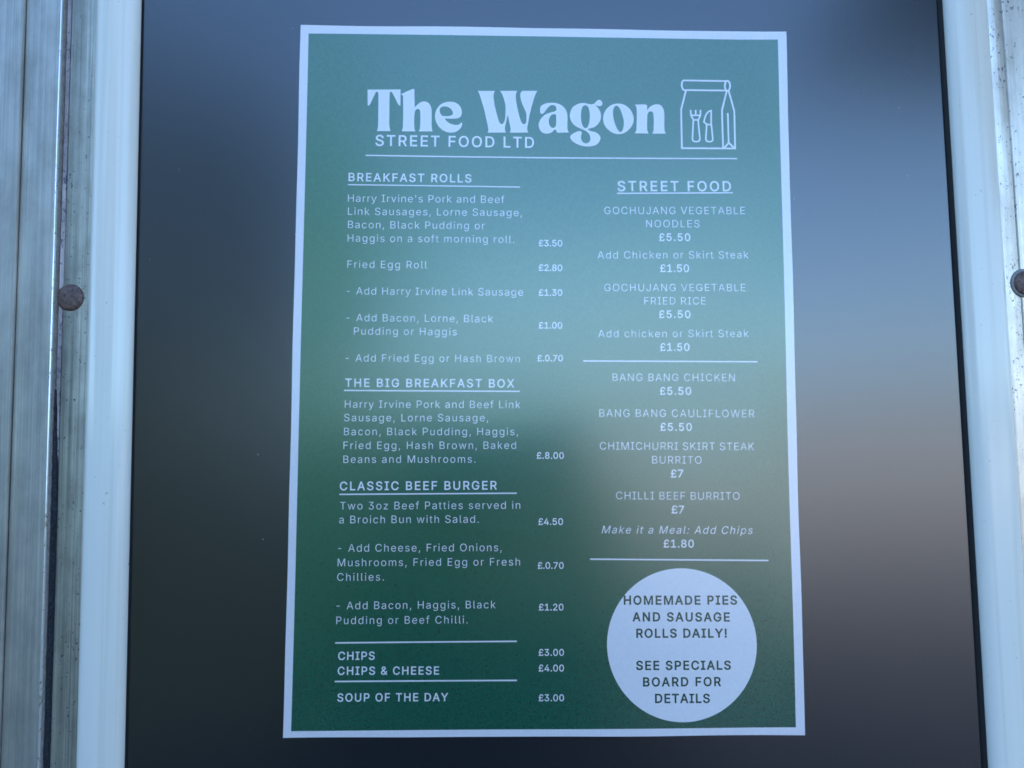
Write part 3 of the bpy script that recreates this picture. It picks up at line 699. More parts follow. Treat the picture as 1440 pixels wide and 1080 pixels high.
    '£': (425, ['37,41 37,57 55,59 69,64 80,74 87,87 92,104 93,125 85,358 86,387 92,414 102,439 116,461 134,480 156,495 181,506 209,513 239,516 265,514 288,508 310,499 330,487 347,472 362,454 374,433 382,411 387,385 328,377 323,400 313,420 300,437 283,449 263,456 240,459 219,457 202,453 186,446 173,436 163,424 155,410 149,395 146,378 146,360 153,127 153,113 150,100 145,89 139,79 132,71 123,64 113,58 103,53 92,49 82,46 71,44 61,42 52,41 44,41', '37,0 37,57 301,57 311,57 318,60 324,63 327,69 329,76 330,85 330,107 388,107 388,91 385,63 378,40 366,23 349,10 327,3 299,0', '37,229 37,280 311,280 311,229']),
    ' ': (188, []),
}
CAP = 512.0
def parse(l):
    pts = [Vector((float(a_), float(b_))) for a_, b_ in (p_.split(',') for p_ in l.split())]
    out = []
    for p_ in pts:                                    # merge points that nearly coincide
        if out and (p_ - out[-1]).length < 8:
            out[-1] = (out[-1] + p_) / 2
        else:
            out.append(p_)
    return out
GL = {k_: (a_, [parse(l) for l in L_]) for k_, (a_, L_) in GLYPHS.items()}

def fatten(loop, off):
    """move an outline sideways by off, with limited mitres"""
    n = len(loop)
    out = []
    for i in range(n):
        p0, p1, p2 = loop[i - 1], loop[i], loop[(i + 1) % n]
        d1, d2 = (p1 - p0).normalized(), (p2 - p1).normalized()
        n1, n2 = Vector((-d1.y, d1.x)), Vector((-d2.y, d2.x))
        m_ = n1 + n2
        if m_.length < 1e-3:
            out.append(p1.copy())
            continue
        m_.normalize()
        out.append(p1 + m_ * off / max(0.5, m_.dot(n1)))
    return out

from mathutils.geometry import delaunay_2d_cdt

def winding(p, l):
    w = 0
    for i in range(len(l)):
        a_, b_ = l[i - 1], l[i]
        if (a_.y > p.y) != (b_.y > p.y) and p.x < (b_.x - a_.x) * (p.y - a_.y) / (b_.y - a_.y) + a_.x:
            w += 1 if b_.y > a_.y else -1
    return w

GCACHE = {}
def glyph_mesh(ch, off):
    """flat triangulation of one glyph: the union of its outlines, counters left open"""
    key = (ch, round(off, 3))
    if key not in GCACHE:
        loops = [fatten(l, off) for l in GL[ch][1]]
        vs, es = [], []
        for l in loops:
            n = len(vs)
            vs += l
            es += [(n + i, n + (i + 1) % len(l)) for i in range(len(l))]
        if not vs:
            GCACHE[key] = ([], [])
            return GCACHE[key]
        v2, _, f2, _, _, _ = delaunay_2d_cdt(vs, es, [], 0, 0.01)
        keep = []
        for f in f2:
            c_ = (v2[f[0]] + v2[f[1]] + v2[f[2]]) / 3
            if sum(winding(c_, l) for l in loops) < 0:
                keep.append(tuple(f))
        GCACHE[key] = ([(q.x, q.y) for q in v2], keep)
    return GCACHE[key]

def put_line(name, s, x0, x1, y0, y1, cap, weight=0.0, shear=0.0, mat=None, layer=0.00017, parent=None):
    """weight: stroke added on each side as a share of the cap height"""
    P0, P1 = B(x0, y0), B(x1, y1)
    W = (P1 - P0).length
    k = (P0 - B(x0, y0 - cap)).length / CAP
    off = weight * CAP
    lo = min(q.x for l in GL[s[0]][1] for q in l) - off
    hi = max(q.x for l in GL[s[-1]][1] for q in l) + off
    adv = sum(GL[ch][0] for ch in s[:-1])
    base = adv - lo + hi
    track = (W / k - base) / max(1, len(s) - 1)
    fx = 1.0
    if track < -4 or len(s) < 4:                      # narrower than the plain advance widths: squeeze a little
        track = 0
        fx = (W / k) / base
    d = (P1 - P0).normalized()
    u = Vector((-d.y, d.x))
    vs, fs = [], []
    pen = -lo
    for ch in s:
        gv, gf = glyph_mesh(ch, off)
        o_ = len(vs)
        for x, y in gv:
            q = P0 + d * ((pen + x + shear * y) * fx * k) + u * (y * k)
            vs.append((q.x, -(lift(q.x, q.y) + layer), q.y))
        fs += [tuple(i + o_ for i in f) for f in gf]
        pen += GL[ch][0] + track
    return mesh_obj(name, vs, fs, mat or M['ink_white'], parent or po)

BODY, HEAD, PRICE, BOLD = 0.0, 0.024, 0.022, 0.022
BODY_W = -0.010
lines = [
    # name, text, x0, x1, y0, y1, cap, weight
    ('subtitle_text', 'STREET FOOD LTD', 527.7, 751, 204.6, 208.2, 15.0, HEAD),
    ('heading_text', 'BREAKFAST ROLLS', 489.9, 663, 254.3, 256.9, 11.4, HEAD),
    ('menu_text', "Harry Irvine's Pork and Beef", 489.2, 709.3, 283.6, 286.1, 10.5, BODY),
    ('menu_text', 'Link Sausages, Lorne Sausage,', 489.2, 733.9, 302.0, 304.6, 10.5, BODY),
    ('menu_text', 'Bacon, Black Pudding or', 489.2, 681.7, 320.7, 322.9, 10.5, BODY),
    ('menu_text', 'Haggis on a soft morning roll.', 488.7, 723, 339.8, 342.2, 10.5, BODY),
    ('price_text', '£3.50', 757.5, 790.6, 346.7, 346.9, 8.9, PRICE),
    ('menu_text', 'Fried Egg Roll', 488.4, 600.3, 376.6, 377.8, 10.5, BODY),
    ('price_text', '£2.80', 757.5, 790.6, 381.2, 381.4, 8.9, PRICE),
    ('menu_text', '- Add Harry Irvine Link Sausage', 487.5, 735.4, 414.2, 416.3, 10.5, BODY),
    ('price_text', '£1.30', 757.5, 790.6, 416.1, 416.2, 8.9, PRICE),
    ('menu_text', '- Add Bacon, Lorne, Black', 487.2, 693.3, 451.7, 453.6, 10.5, BODY),
    ('menu_text', 'Pudding or Haggis', 497.7, 642.3, 470.6, 471.8, 10.5, BODY),
    ('price_text', '£1.00', 757.5, 790.6, 462.1, 462.2, 8.9, PRICE),
    ('menu_text', '- Add Fried Egg or Hash Brown', 486, 731, 508.4, 509.6, 10.5, BODY),
    ('price_text', '£.0.70', 755.6, 791.5, 508.2, 508.2, 8.9, PRICE),
    ('heading_text', 'THE BIG BREAKFAST BOX', 485.3, 723.2, 543.9, 544.9, 11.5, HEAD),
    ('menu_text', 'Harry Irvine Pork and Beef Link', 484.8, 731.8, 573.5, 574.1, 10.6, BODY),
    ('menu_text', 'Sausage, Lorne Sausage,', 483.8, 686.5, 592.5, 592.6, 10.6, BODY),
    ('menu_text', 'Bacon, Black Pudding, Haggis,', 483.6, 728.4, 612.0, 612.0, 10.6, BODY),
    ('menu_text', 'Fried Egg, Hash Brown, Baked', 482.8, 725.7, 631.5, 631.3, 10.6, BODY),
    ('menu_text', 'Beans and Mushrooms.', 482.6, 668.6, 651.1, 650.7, 10.6, BODY),
    ('price_text', '£.8.00', 754.8, 793, 645, 645, 9.0, PRICE),
    ('heading_text', 'CLASSIC BEEF BURGER', 477.5, 698.7, 689.5, 688.3, 11.9, HEAD),
    ('menu_text', 'Two 3oz Beef Patties served in', 477.9, 731.6, 716.8, 715.6, 10.9, BODY),
    ('menu_text', 'a Broich Bun with Salad.', 476.7, 673.4, 736.2, 735.3, 10.9, BODY),
    ('price_text', '£4.50', 757.1, 791.8, 738.1, 738.0, 9.2, PRICE),
    ('menu_text', '- Add Cheese, Fried Onions,', 475.1, 705.5, 776.2, 775.2, 10.9, BODY),
    ('menu_text', 'Mushrooms, Fried Egg or Fresh', 474.5, 731.3, 796.7, 795.3, 10.9, BODY),
    ('menu_text', 'Chillies.', 473.8, 539.6, 817.1, 816.8, 10.9, BODY),
    ('price_text', '£.0.70', 756.2, 792.7, 799.8, 799.7, 9.2, PRICE),
    ('menu_text', '- Add Bacon, Haggis, Black', 472.9, 697, 857.3, 855.5, 10.9, BODY),
    ('menu_text', 'Pudding or Beef Chilli.', 472.6, 657.7, 878.2, 876.9, 10.9, BODY),
    ('price_text', '£1.20', 757.8, 792.4, 858.3, 858.2, 9.2, PRICE),
    ('heading_text', 'CHIPS', 475.1, 526.7, 928.3, 928.0, 11.2, HEAD),
    ('heading_text', 'CHIPS & CHEESE', 474.5, 617.4, 949.3, 948.6, 11.2, HEAD),
    ('price_text', '£3.00', 757.5, 793, 921.9, 921.8, 9.3, PRICE),
    ('price_text', '£4.00', 757.5, 793, 943.9, 943.8, 9.3, PRICE),
    ('heading_text', 'SOUP OF THE DAY', 474.2, 630, 986.7, 985.8, 11.2, HEAD),
    ('price_text', '£3.00', 757.5, 793, 985.5, 985.4, 9.3, PRICE),
    ('heading_text', 'STREET FOOD', 868.3, 1028, 269, 268.9, 13.9, HEAD),
    ('menu_text', 'GOCHUJANG VEGETABLE', 849.7, 1047.5, 301.6, 301.3, 10.4, BODY),
    ('menu_text', 'NOODLES', 908.5, 983.5, 320.1, 320.0, 10.4, BODY),
    ('price_text', '£5.50', 926.7, 970.7, 339.0, 339.0, 10.4, BOLD),
    ('menu_text', 'Add Chicken or Skirt Steak', 840.3, 1052.7, 364.1, 363.5, 10.5, BODY),
    ('price_text', '£1.50', 928.2, 969, 382.6, 382.6, 10.4, BOLD),
    ('menu_text', 'GOCHUJANG VEGETABLE', 849.7, 1048.3, 409.8, 409.5, 10.4, BODY),
    ('menu_text', 'FRIED RICE', 906, 992.3, 428.4, 428.3, 10.4, BODY),
    ('price_text', '£5.50', 926.7, 971, 447.2, 447.2, 10.5, BOLD),
    ('menu_text', 'Add chicken or Skirt Steak', 841.1, 1052.7, 474.5, 474.0, 10.5, BODY),
    ('price_text', '£1.50', 928.2, 969.7, 493.3, 493.3, 10.5, BOLD),
    ('menu_text', 'BANG BANG CHICKEN', 861.4, 1033.6, 535.8, 536.2, 10.6, BODY),
    ('price_text', '£5.50', 928, 972, 555, 555.1, 10.6, BOLD),
    ('menu_text', 'BANG BANG CAULIFLOWER', 842.8, 1061.1, 586.1, 586.9, 10.7, BODY),
    ('price_text', '£5.50', 928.6, 973, 605.6, 605.7, 10.7, BOLD),
    ('menu_text', 'CHIMICHURRI SKIRT STEAK', 843.6, 1060.8, 632.3, 633.2, 10.8, BODY),
    ('menu_text', 'BURRITO', 917.2, 986.7, 651.9, 652.2, 10.8, BODY),
    ('price_text', '£7', 943.3, 960.8, 671.3, 671.4, 10.8, BOLD),
    ('menu_text', 'CHILLI BEEF BURRITO', 866.4, 1040, 702.2, 703.0, 10.9, BODY),
    ('price_text', '£7', 944.2, 962, 721.9, 722, 10.9, BOLD),
    ('price_text', '£1.80', 933, 975.6, 769.7, 769.8, 10.9, BOLD),
]
for nm, s, x0, x1, y0, y1, cap, w in lines:
    put_line(nm, s, x0, x1, y0, y1, cap, w if w else BODY_W)
put_line('menu_text', 'Make it a Meal: Add Chips', 846.1, 1057.2, 750.0, 750.9, 10.9, -0.004, shear=0.22)

# ---- ribbons: rules and icon strokes
def ribbon_pts(pts, w, closed=False, cap=True):
    n = len(pts)
    L, Rr = [], []
    for i in range(n):
        a = pts[(i - 1) % n] if (closed or i > 0) else pts[i]
        c = pts[(i + 1) % n] if (closed or i < n - 1) else pts[i]
        d1 = (pts[i] - a)
        d2 = (c - pts[i])
        d1 = d1.normalized() if d1.length > 1e-9 else d2.normalized()
        d2 = d2.normalized() if d2.length > 1e-9 else d1
        t = (d1 + d2)
        t = t.normalized() if t.length > 1e-6 else d1
        nrm = Vector((-t.y, t.x))
        f = 1 / max(0.45, nrm.dot(Vector((-d1.y, d1.x))))
        L.append(pts[i] + nrm * w * 0.5 * f)
        Rr.append(pts[i] - nrm * w * 0.5 * f)
    return L, Rr

def ribbon_into(bm, pts, w, layer, closed=False, round_caps=True, step=0.006):
    dense = []
    n = len(pts)
    rng = range(n if closed else n - 1)
    for i in rng:
        a, c = pts[i], pts[(i + 1) % n]
        k = max(1, int((c - a).length / step))
        for j in range(k):
            dense.append(a.lerp(c, j / k))
    if not closed:
        dense.append(pts[-1])
    L, Rr = ribbon_pts(dense, w, closed)
    def V(q):
        return bm.verts.new((q.x, -(lift(q.x, q.y) + layer), q.y))
    lv = [V(q) for q in L]
    rv = [V(q) for q in Rr]
    m_ = len(dense)
    for i in range(m_ if closed else m_ - 1):
        j = (i + 1) % m_
        bm.faces.new((lv[i], lv[j], rv[j], rv[i]))
    if round_caps and not closed:
        for end, va, vb in ((0, lv[0], rv[0]), (-1, rv[-1], lv[-1])):
            c = dense[end]
            a0 = Vector((va.co.x, va.co.z)) - c
            ang = math.atan2(a0.y, a0.x)
            arc = [va]
            for k in range(1, 6):
                t = ang + math.pi * k / 6
                arc.append(V(c + Vector((math.cos(t), math.sin(t))) * w * 0.5))
            arc.append(vb)
            bm.faces.new(arc[::-1])

def strokes(name, polys, w, layer=0.00017, parent=None, mat=None, caps=True):
    bm = bmesh.new()
    for k, pl in enumerate(polys):
        closed = isinstance(pl, tuple)
        ribbon_into(bm, [B(*q) for q in pl], w, layer + 0.000006 * k, closed, caps)
    return bm_obj(name, bm, mat or M['ink_white'], parent or po)

PX = 0.000417                                # one photograph pixel on the sheet
strokes('rule_line', [[(514, 218.2), (640, 220.6), (770, 222.4), (900, 223.0), (1036.5, 223.1)]], 1.9 * PX, caps=False)
for pl, w in [([(489.2, 259.4), (731.5, 263.5)], 1.6), ([(483.8, 549.0), (731, 550.4)], 1.8), ([(477, 695.3), (726.9, 693.6)], 1.9),
              ([(471, 904.5), (726.9, 901.8)], 2.0), ([(470.4, 958.7), (726.9, 956.6)], 2.0), ([(867.6, 272.4), (1030.6, 271.2)], 1.8),
              ([(819.9, 507.7), (1065.4, 508.7)], 1.9), ([(829.7, 786.2), (1080.3, 788.0)], 2.0)]:
    strokes('rule_line', [pl], w * PX, caps=False)

# ---- the display title, drawn letter by letter (outline points; 'c' marks a sharp corner)
def outline(pts, ox, oy, s):
    """closed Catmull-Rom through pts with sharp corners kept, returned as board points"""
    n = len(pts)
    P = [(Vector((ox + p[0] * s, oy + p[1] * s)), len(p) > 2) for p in pts]
    out = []
    for i in range(n):
        p1, c1 = P[i]
        p2, c2 = P[(i + 1) % n]
        p0 = P[(i - 1) % n][0] if not c1 else p1
        p3 = P[(i + 2) % n][0] if not c2 else p2
        seg = 5
        d01 = max((p1 - p0).length, 1e-4) ** 0.5
        d12 = max((p2 - p1).length, 1e-4) ** 0.5
        d23 = max((p3 - p2).length, 1e-4) ** 0.5
        m1 = (p2 - p1)
        m2 = (p2 - p1)
        if not c1:
            m1 = d12 * ((p1 - p0) / d01 - (p2 - p0) / (d01 + d12) + (p2 - p1) / d12)
        if not c2:
            m2 = d12 * ((p2 - p1) / d12 - (p3 - p1) / (d12 + d23) + (p3 - p2) / d23)
        if c1 and c2:
            seg = 1
        for k in range(seg):
            t = k / seg
            h00 = 2 * t ** 3 - 3 * t ** 2 + 1
            h10 = t ** 3 - 2 * t ** 2 + t
            h01 = -2 * t ** 3 + 3 * t ** 2
            h11 = t ** 3 - t ** 2
            out.append(p1 * h00 + m1 * h10 + p2 * h01 + m2 * h11)
    return [B(q.x, q.y) for q in out]

def glyph(name, loops, parent, mat=None, layer=0.00017):
    cu = bpy.data.curves.new(name, 'CURVE')
    cu.dimensions = '2D'
    cu.fill_mode = 'FRONT'
    for lp in loops:
        sp_ = cu.splines.new('POLY')
        sp_.points.add(len(lp) - 1)
        for q, pt in zip(lp, sp_.points):
            pt.co = (q.x * 100, q.y * 100, 0, 1)
        sp_.use_cyclic_u = True
    ob = bpy.data.objects.new(name, cu)
    COL.objects.link(ob)
    me = bpy.data.meshes.new_from_object(ob.evaluated_get(bpy.context.evaluated_depsgraph_get()))
    bpy.data.objects.remove(ob)
    bpy.data.curves.remove(cu)
    for v_ in me.vertices:
        x, z = v_.co.x / 100, v_.co.y / 100
        v_.co = Vector((x, -(lift(x, z) + layer), z))
    me.materials.clear()
    me.materials.append(mat or M['ink_white'])
    me.name = name
    return link(bpy.data.objects.new(name, me), parent)

C = 'c'
title = empty('title_lettering', (0, 0, 0))
title.parent = po
S1 = 80 / 1234
glyph('letter', [outline([(105, 88, C), (822, 88, C), (819, 438, C), (803, 438), (775, 415), (740, 350), (690, 250), (640, 160), (612, 132), (590, 150),
    (583, 215), (579, 600), (578, 860), (588, 930), (602, 990, C), (306, 990, C), (324, 930), (333, 850), (337, 600), (341, 250), (338, 170), (318, 135), (292, 142), (250, 220),
    (200, 320), (160, 405), (132, 436), (107, 437, C)], 510, 120, S1)], title)
glyph('letter', [outline([(-252, 188, C), (-10, 84), (20, 78), (43, 90, C), (48, 478, C), (100, 425), (165, 372), (245, 350), (320, 364), (375, 412), (405, 480), (415, 560),
    (416, 850), (423, 940), (438, 1000, C), (140, 1000, C), (160, 940), (168, 860), (170, 600), (160, 535), (130, 512), (88, 520), (57, 560), (43, 640), (38, 850), (46, 945), (62, 1000, C),
    (-234, 995, C), (-214, 930), (-206, 850), (-203, 300), (-206, 232), (-226, 205)], 580, 120, S1)], title)
glyph('letter', [outline([(830, 358), (930, 375), (1020, 440), (1065, 530), (1070, 615), (1040, 685), (980, 717), (900, 724), (698, 722, C), (740, 775), (800, 820), (880, 852), (955, 861),
    (1015, 848), (1050, 815), (1072, 815), (1079, 845), (1050, 920), (1000, 975), (930, 1015), (830, 1029), (720, 1005), (620, 945), (550, 865), (505, 770), (490, 680), (505, 570),
    (550, 480), (620, 410), (720, 368)], 580, 120, S1),
    outline([(700, 458), (780, 475), (850, 530), (879, 590), (868, 638), (820, 661), (720, 669), (655, 664), (615, 630), (592, 570), (596, 510), (635, 472)], 580, 120, S1)], title)
S3 = 94 / 1440
glyph('letter', [outline([(62, 122, C), (430, 122, C), (407, 175), (400, 240), (413, 370), (438, 500), (463, 600), (490, 700), (520, 790), (548, 830), (575, 842), (605, 825), (635, 770),
    (650, 700), (656, 600), (657, 480), (645, 380), (620, 290), (585, 195), (540, 122, C), (907, 122, C), (886, 170), (879, 230), (885, 340), (905, 450), (930, 570), (960, 690), (995, 790), (1025, 833),
    (1060, 842), (1090, 820), (1104, 780), (1107, 700), (1103, 615), (1085, 555), (1050, 480), (1010, 390), (985, 300), (975, 220), (983, 165), (1005, 133), (1040, 122, C), (1342, 122, C), (1305, 190),
    (1270, 290), (1230, 430), (1190, 580), (1165, 690), (1140, 830), (1124, 930), (1127, 975), (1147, 1023, C), (745, 1023, C), (765, 975), (766, 940), (745, 830), (720, 700), (703, 645, C),
    (690, 690), (672, 780), (655, 860), (643, 930), (647, 975), (662, 1023, C), (268, 1023, C), (286, 975), (283, 930), (265, 830), (235, 700), (205, 550), (160, 400), (115, 250), (88, 170)], 668, 120, S3)], title)
S4 = 100 / 1440
glyph('letter', [outline([(145, 225), (180, 188), (250, 155), (340, 142), (430, 142), (520, 165), (600, 215), (660, 290), (688, 385), (689, 640), (695, 690), (718, 746, C), (482, 748, C), (466, 715), (445, 684),
    (420, 695), (380, 735), (320, 762), (240, 766), (170, 735), (125, 675), (107, 600), (120, 525), (165, 450), (240, 382), (330, 342), (430, 315), (462, 295), (467, 258), (445, 208), (400, 188),
    (350, 196), (300, 235), (250, 297), (212, 347), (180, 363), (145, 355)], 750, 135, S4),
    outline([(460, 376, C), (458, 590), (440, 632), (400, 650), (355, 635), (325, 590), (312, 520), (325, 450), (360, 395), (405, 372)], 750, 135, S4)], title)
glyph('letter', [outline([(1040, 147), (1120, 164), (1190, 169), (1240, 150), (1290, 97), (1330, 79), (1370, 95), (1396, 140), (1394, 180), (1360, 206), (1310, 204), (1255, 188, C), (1300, 235), (1345, 305), (1369, 390),
    (1357, 490), (1310, 570), (1240, 630), (1170, 655), (1102, 672, C), (1115, 690), (1160, 712), (1250, 735), (1320, 780), (1358, 850), (1340, 920), (1290, 980), (1200, 1018), (1090, 1027), (960, 1007), (840, 955),
    (770, 895), (744, 835), (775, 785), (850, 740), (920, 717), (965, 722), (979, 752), (968, 800), (965, 860), (985, 920), (1030, 958), (1075, 964), (1122, 945), (1151, 895), (1153, 840), (1130, 778),
    (1080, 728), (1000, 685), (900, 640), (820, 585), (765, 510), (738, 410), (755, 310), (800, 230), (870, 180), (950, 152)], 750, 135, S4),
    outline([(1055, 191), (1100, 212), (1130, 290), (1141, 390), (1138, 490), (1120, 580), (1092, 638), (1055, 655), (1012, 633), (980, 560), (964, 460), (965, 350), (980, 260), (1010, 207)], 750, 135, S4)], title)
glyph('letter', [outline([(1075, 155), (1180, 175), (1280, 240), (1352, 340), (1382, 455), (1365, 570), (1300, 670), (1200, 748), (1085, 777), (970, 755), (870, 690), (797, 600), (765, 480), (780, 360), (840, 260), (940, 180)], 795, 135, S4),
    outline([(1035, 200), (1080, 225), (1122, 300), (1157, 400), (1181, 510), (1178, 620), (1150, 708), (1115, 735), (1070, 702), (1020, 610), (985, 500), (965, 380), (970, 280), (1000, 212)], 795, 135, S4)], title)
glyph('letter', [outline([(762, 248, C), (985, 247), (1003, 262), (1009, 362, C), (1065, 293), (1130, 255), (1210, 240), (1280, 258), (1330, 320), (1353, 410), (1356, 700), (1363, 780), (1384, 838, C), (1108, 838, C), (1132, 785), (1139, 700),
    (1136, 455), (1120, 402), (1080, 385), (1042, 398), (1017, 440), (1010, 520), (1007, 730), (1014, 785), (1036, 836, C), (758, 832, C), (784, 780), (792, 700), (795, 340), (786, 290)], 840, 130, S4)], title)

# ---- paper bag icon
S7 = 95 / 933
def I(pts):
    return [(950 + x * S7, 105 + y * S7) for x, y in pts]
def ell(cx, cy, rx, ry, n=26):
    return tuple((950 + (cx + rx * math.cos(2 * math.pi * k / n)) * S7, 105 + (cy + ry * math.sin(2 * math.pi * k / n)) * S7) for k in range(n))
icon = empty('bag_icon', (0, 0, 0))
icon.parent = po
W7 = 25 * S7 * PX
strokes('bag_outline', [I([(712, 86), (112, 78), (94, 96), (86, 125), (86, 155), (95, 190), (106, 206), (125, 212), (705, 217)]), ell(718, 152, 36, 70),
                        I([(146, 212), (78, 475), (78, 560), (86, 1018), (822, 1020), (812, 505), (735, 222)]), I([(708, 226), (643, 485), (643, 560), (656, 1012)]),
                        I([(722, 538), (733, 940)]), I([(676, 1008), (733, 942), (798, 1002)])], W7, parent=icon)
strokes('fork_outline', [I([(208, 495), (214, 565), (248, 625), (314, 625), (342, 565), (345, 495)]), I([(278, 495), (278, 562)]), I([(222, 562), (336, 562)]),
                         I([(246, 632), (232, 885), (238, 912), (258, 924), (285, 927), (312, 924), (330, 912), (335, 885), (312, 632)])], 23 * S7 * PX, parent=icon)
strokes('knife_outline', [I([(492, 690), (492, 497), (455, 508), (425, 545), (405, 595), (392, 655), (428, 684), (488, 694)]),
                          I([(430, 690), (418, 885), (424, 912), (442, 924), (465, 927), (490, 924), (510, 912), (514, 885), (494, 690)])], 23 * S7 * PX, parent=icon)

# ---- round badge
bc = B(958.7, 906)
brx = (B(1063.8, 906) - B(853.7, 906)).length / 2
brz = (B(958.7, 798.3) - B(958.7, 1013.8)).length / 2
bm = bmesh.new()
n, rings = 96, 12
cvert = bm.verts.new((bc.x, -(lift(bc.x, bc.y) + 0.00026), bc.y))
prev = None
for k in range(1, rings + 2):
    f = min(1.0, k / rings)
    lay = 0.00026 if k <= rings else 0.00007
    ring = []
    for i in range(n):
        a = 2 * math.pi * i / n
        x, z = bc.x + brx * f * math.cos(a), bc.y + brz * f * math.sin(a)
        ring.append(bm.verts.new((x, -(lift(x, z) + lay), z)))
    for i in range(n):
        j = (i + 1) % n
        if prev is None:
            bm.faces.new((cvert, ring[i], ring[j]))
        else:
            bm.faces.new((prev[i], ring[i], ring[j], prev[j]))
    prev = ring
badge = bm_obj('round_badge', bm, M['ink_white'], po)
for s, x0, x1, y0, y1, cap in [('HOMEMADE PIES', 877, 1036, 849.7, 849.5, 12.1), ('AND SAUSAGE', 889.2, 1025.7, 873.0, 873.2, 12.1), ('ROLLS DAILY!', 894.4, 1021.5, 896.0, 895.8, 12.1),
                               ('SEE SPECIALS', 894.2, 1027.2, 941.2, 940.7, 12.2), ('BOARD FOR', 903.8, 1013.2, 964.3, 963.8, 12.2), ('DETAILS', 920.6, 997.6, 987.4, 987.3, 12.3)]:
    put_line('badge_text', s, x0, x1, y0, y1, cap, 0.042, mat=M['ink_dark'], layer=0.00033, parent=badge)

# ------------------------------------------------------------------ the trailer wall that carries it all
def box(bm, x0, x1, y0, y1, z0, z1):
    v = [bm.verts.new(p) for p in ((x0, y0, z0), (x1, y0, z0), (x1, y1, z0), (x0, y1, z0), (x0, y0, z1), (x1, y0, z1), (x1, y1, z1), (x0, y1, z1))]
    for f in ((0, 3, 2, 1), (4, 5, 6, 7), (0, 1, 5, 4), (1, 2, 6, 5), (2, 3, 7, 6), (3, 0, 4, 7)):
        bm.faces.new([v[i] for i in f])
bm = bmesh.new()
box(bm, -3.4, 2.6, 0.0045, 2.1, 0.42, 2.75)
o = bm_obj('trailer_wall', bm, M['trailer_wall'])
o['kind'] = 'structure'

# ------------------------------------------------------------------ ground (seen only as a soft reflection in the glossy panel)
m, nt, b = nodes_mat('pale_gravel')
b.inputs['Roughness'].default_value = 0.95
v = coords(nt)
n1 = N(nt, 'ShaderNodeTexNoise', Scale=0.5, Detail=6.0)
nt.links.new(v, n1.inputs['Vector'])
n2 = N(nt, 'ShaderNodeTexNoise', Scale=60.0, Detail=4.0)
nt.links.new(v, n2.inputs['Vector'])
mx = N(nt, 'ShaderNodeMix', data_type='RGBA', blend_type='MULTIPLY')
mx.inputs[0].default_value = 1
r1 = ramp(nt, n1.outputs[0], [(0.35, (0.30, 0.26, 0.23)), (0.65, (0.44, 0.39, 0.35))])
r2 = ramp(nt, n2.outputs[0], [(0.3, (0.7, 0.7, 0.7)), (0.7, (1.1, 1.1, 1.1))])
nt.links.new(r1.outputs[0], mx.inputs[6])
nt.links.new(r2.outputs[0], mx.inputs[7])
nt.links.new(mx.outputs[2], b.inputs['Base Color'])
M['ground'] = m
M['tarmac'] = simple('dark_tarmac', (0.024, 0.024, 0.026), 0.95, 0, 60.0, 0.35)
o = mesh_obj('ground', [(-800, -800, 0), (800, -800, 0), (800, 800, 0), (-800, 800, 0)], [(0, 1, 2, 3)], M['tarmac'])
o['kind'] = 'structure'
o = mesh_obj('gravel_yard', [(0.6, -70, 0.012), (90, -70, 0.012), (90, -8.6, 0.012), (0.9, -8.6, 0.012)], [(0, 1, 2, 3)], M['ground'])
o['kind'] = 'structure'
#ENVIRONMENT
# a strip of rough grass on the left of the gravel
M['grass'] = simple('rough_grass', (0.045, 0.075, 0.022), 0.95, 0, 9.0, 0.5)
o = mesh_obj('grass_strip', [(-60, -4.0, 0.02), (-0.6, -4.0, 0.02), (-3.5, -60, 0.02), (-60, -60, 0.02)], [(0, 1, 2, 3)], M['grass'])
o['kind'] = 'structure'

M['leaf'] = simple('dark_leaves', (0.035, 0.062, 0.020), 0.6, 0, 3.0, 0.45)
M['bark'] = simple('bark', (0.10, 0.08, 0.06), 0.9, 0, 12.0, 0.4, 0.01)

def leaves(bm, cx, cy, cz, r, count, size, rnd):
    for _ in range(count):
        while True:
            d = Vector((rnd.uniform(-1, 1), rnd.uniform(-1, 1), rnd.uniform(-1, 1)))
            if 0.15 < d.length <= 1:
                break
        d = d.normalized() * (d.length ** 0.5)
        p_ = Vector((cx + d.x * r, cy + d.y * r, cz + d.z * r * 0.8))
        if p_.z < 0.05:
            continue
        m_ = Euler((rnd.uniform(-1, 1), rnd.uniform(-1, 1), rnd.uniform(0, 6.3))).to_matrix()
        s = size * rnd.uniform(0.6, 1.3)
        q = [m_ @ Vector(v_) + p_ for v_ in ((-s, 0, 0), (0, -s * 0.45, 0.02), (s, 0, 0), (0, s * 0.45, 0.02))]
        bm.faces.new([bm.verts.new(v_) for v_ in q])

def limb(bm, a, c, r0, r1, n=8):
    d = (c - a).normalized()
    u = d.orthogonal().normalized()
    w = d.cross(u)
    r_a = [bm.verts.new(a + (u * math.cos(t) + w * math.sin(t)) * r0) for t in [2 * math.pi * i / n for i in range(n)]]
    r_b = [bm.verts.new(c + (u * math.cos(t) + w * math.sin(t)) * r1) for t in [2 * math.pi * i / n for i in range(n)]]
    for i in range(n):
        bm.faces.new((r_a[i], r_a[(i + 1) % n], r_b[(i + 1) % n], r_b[i]))

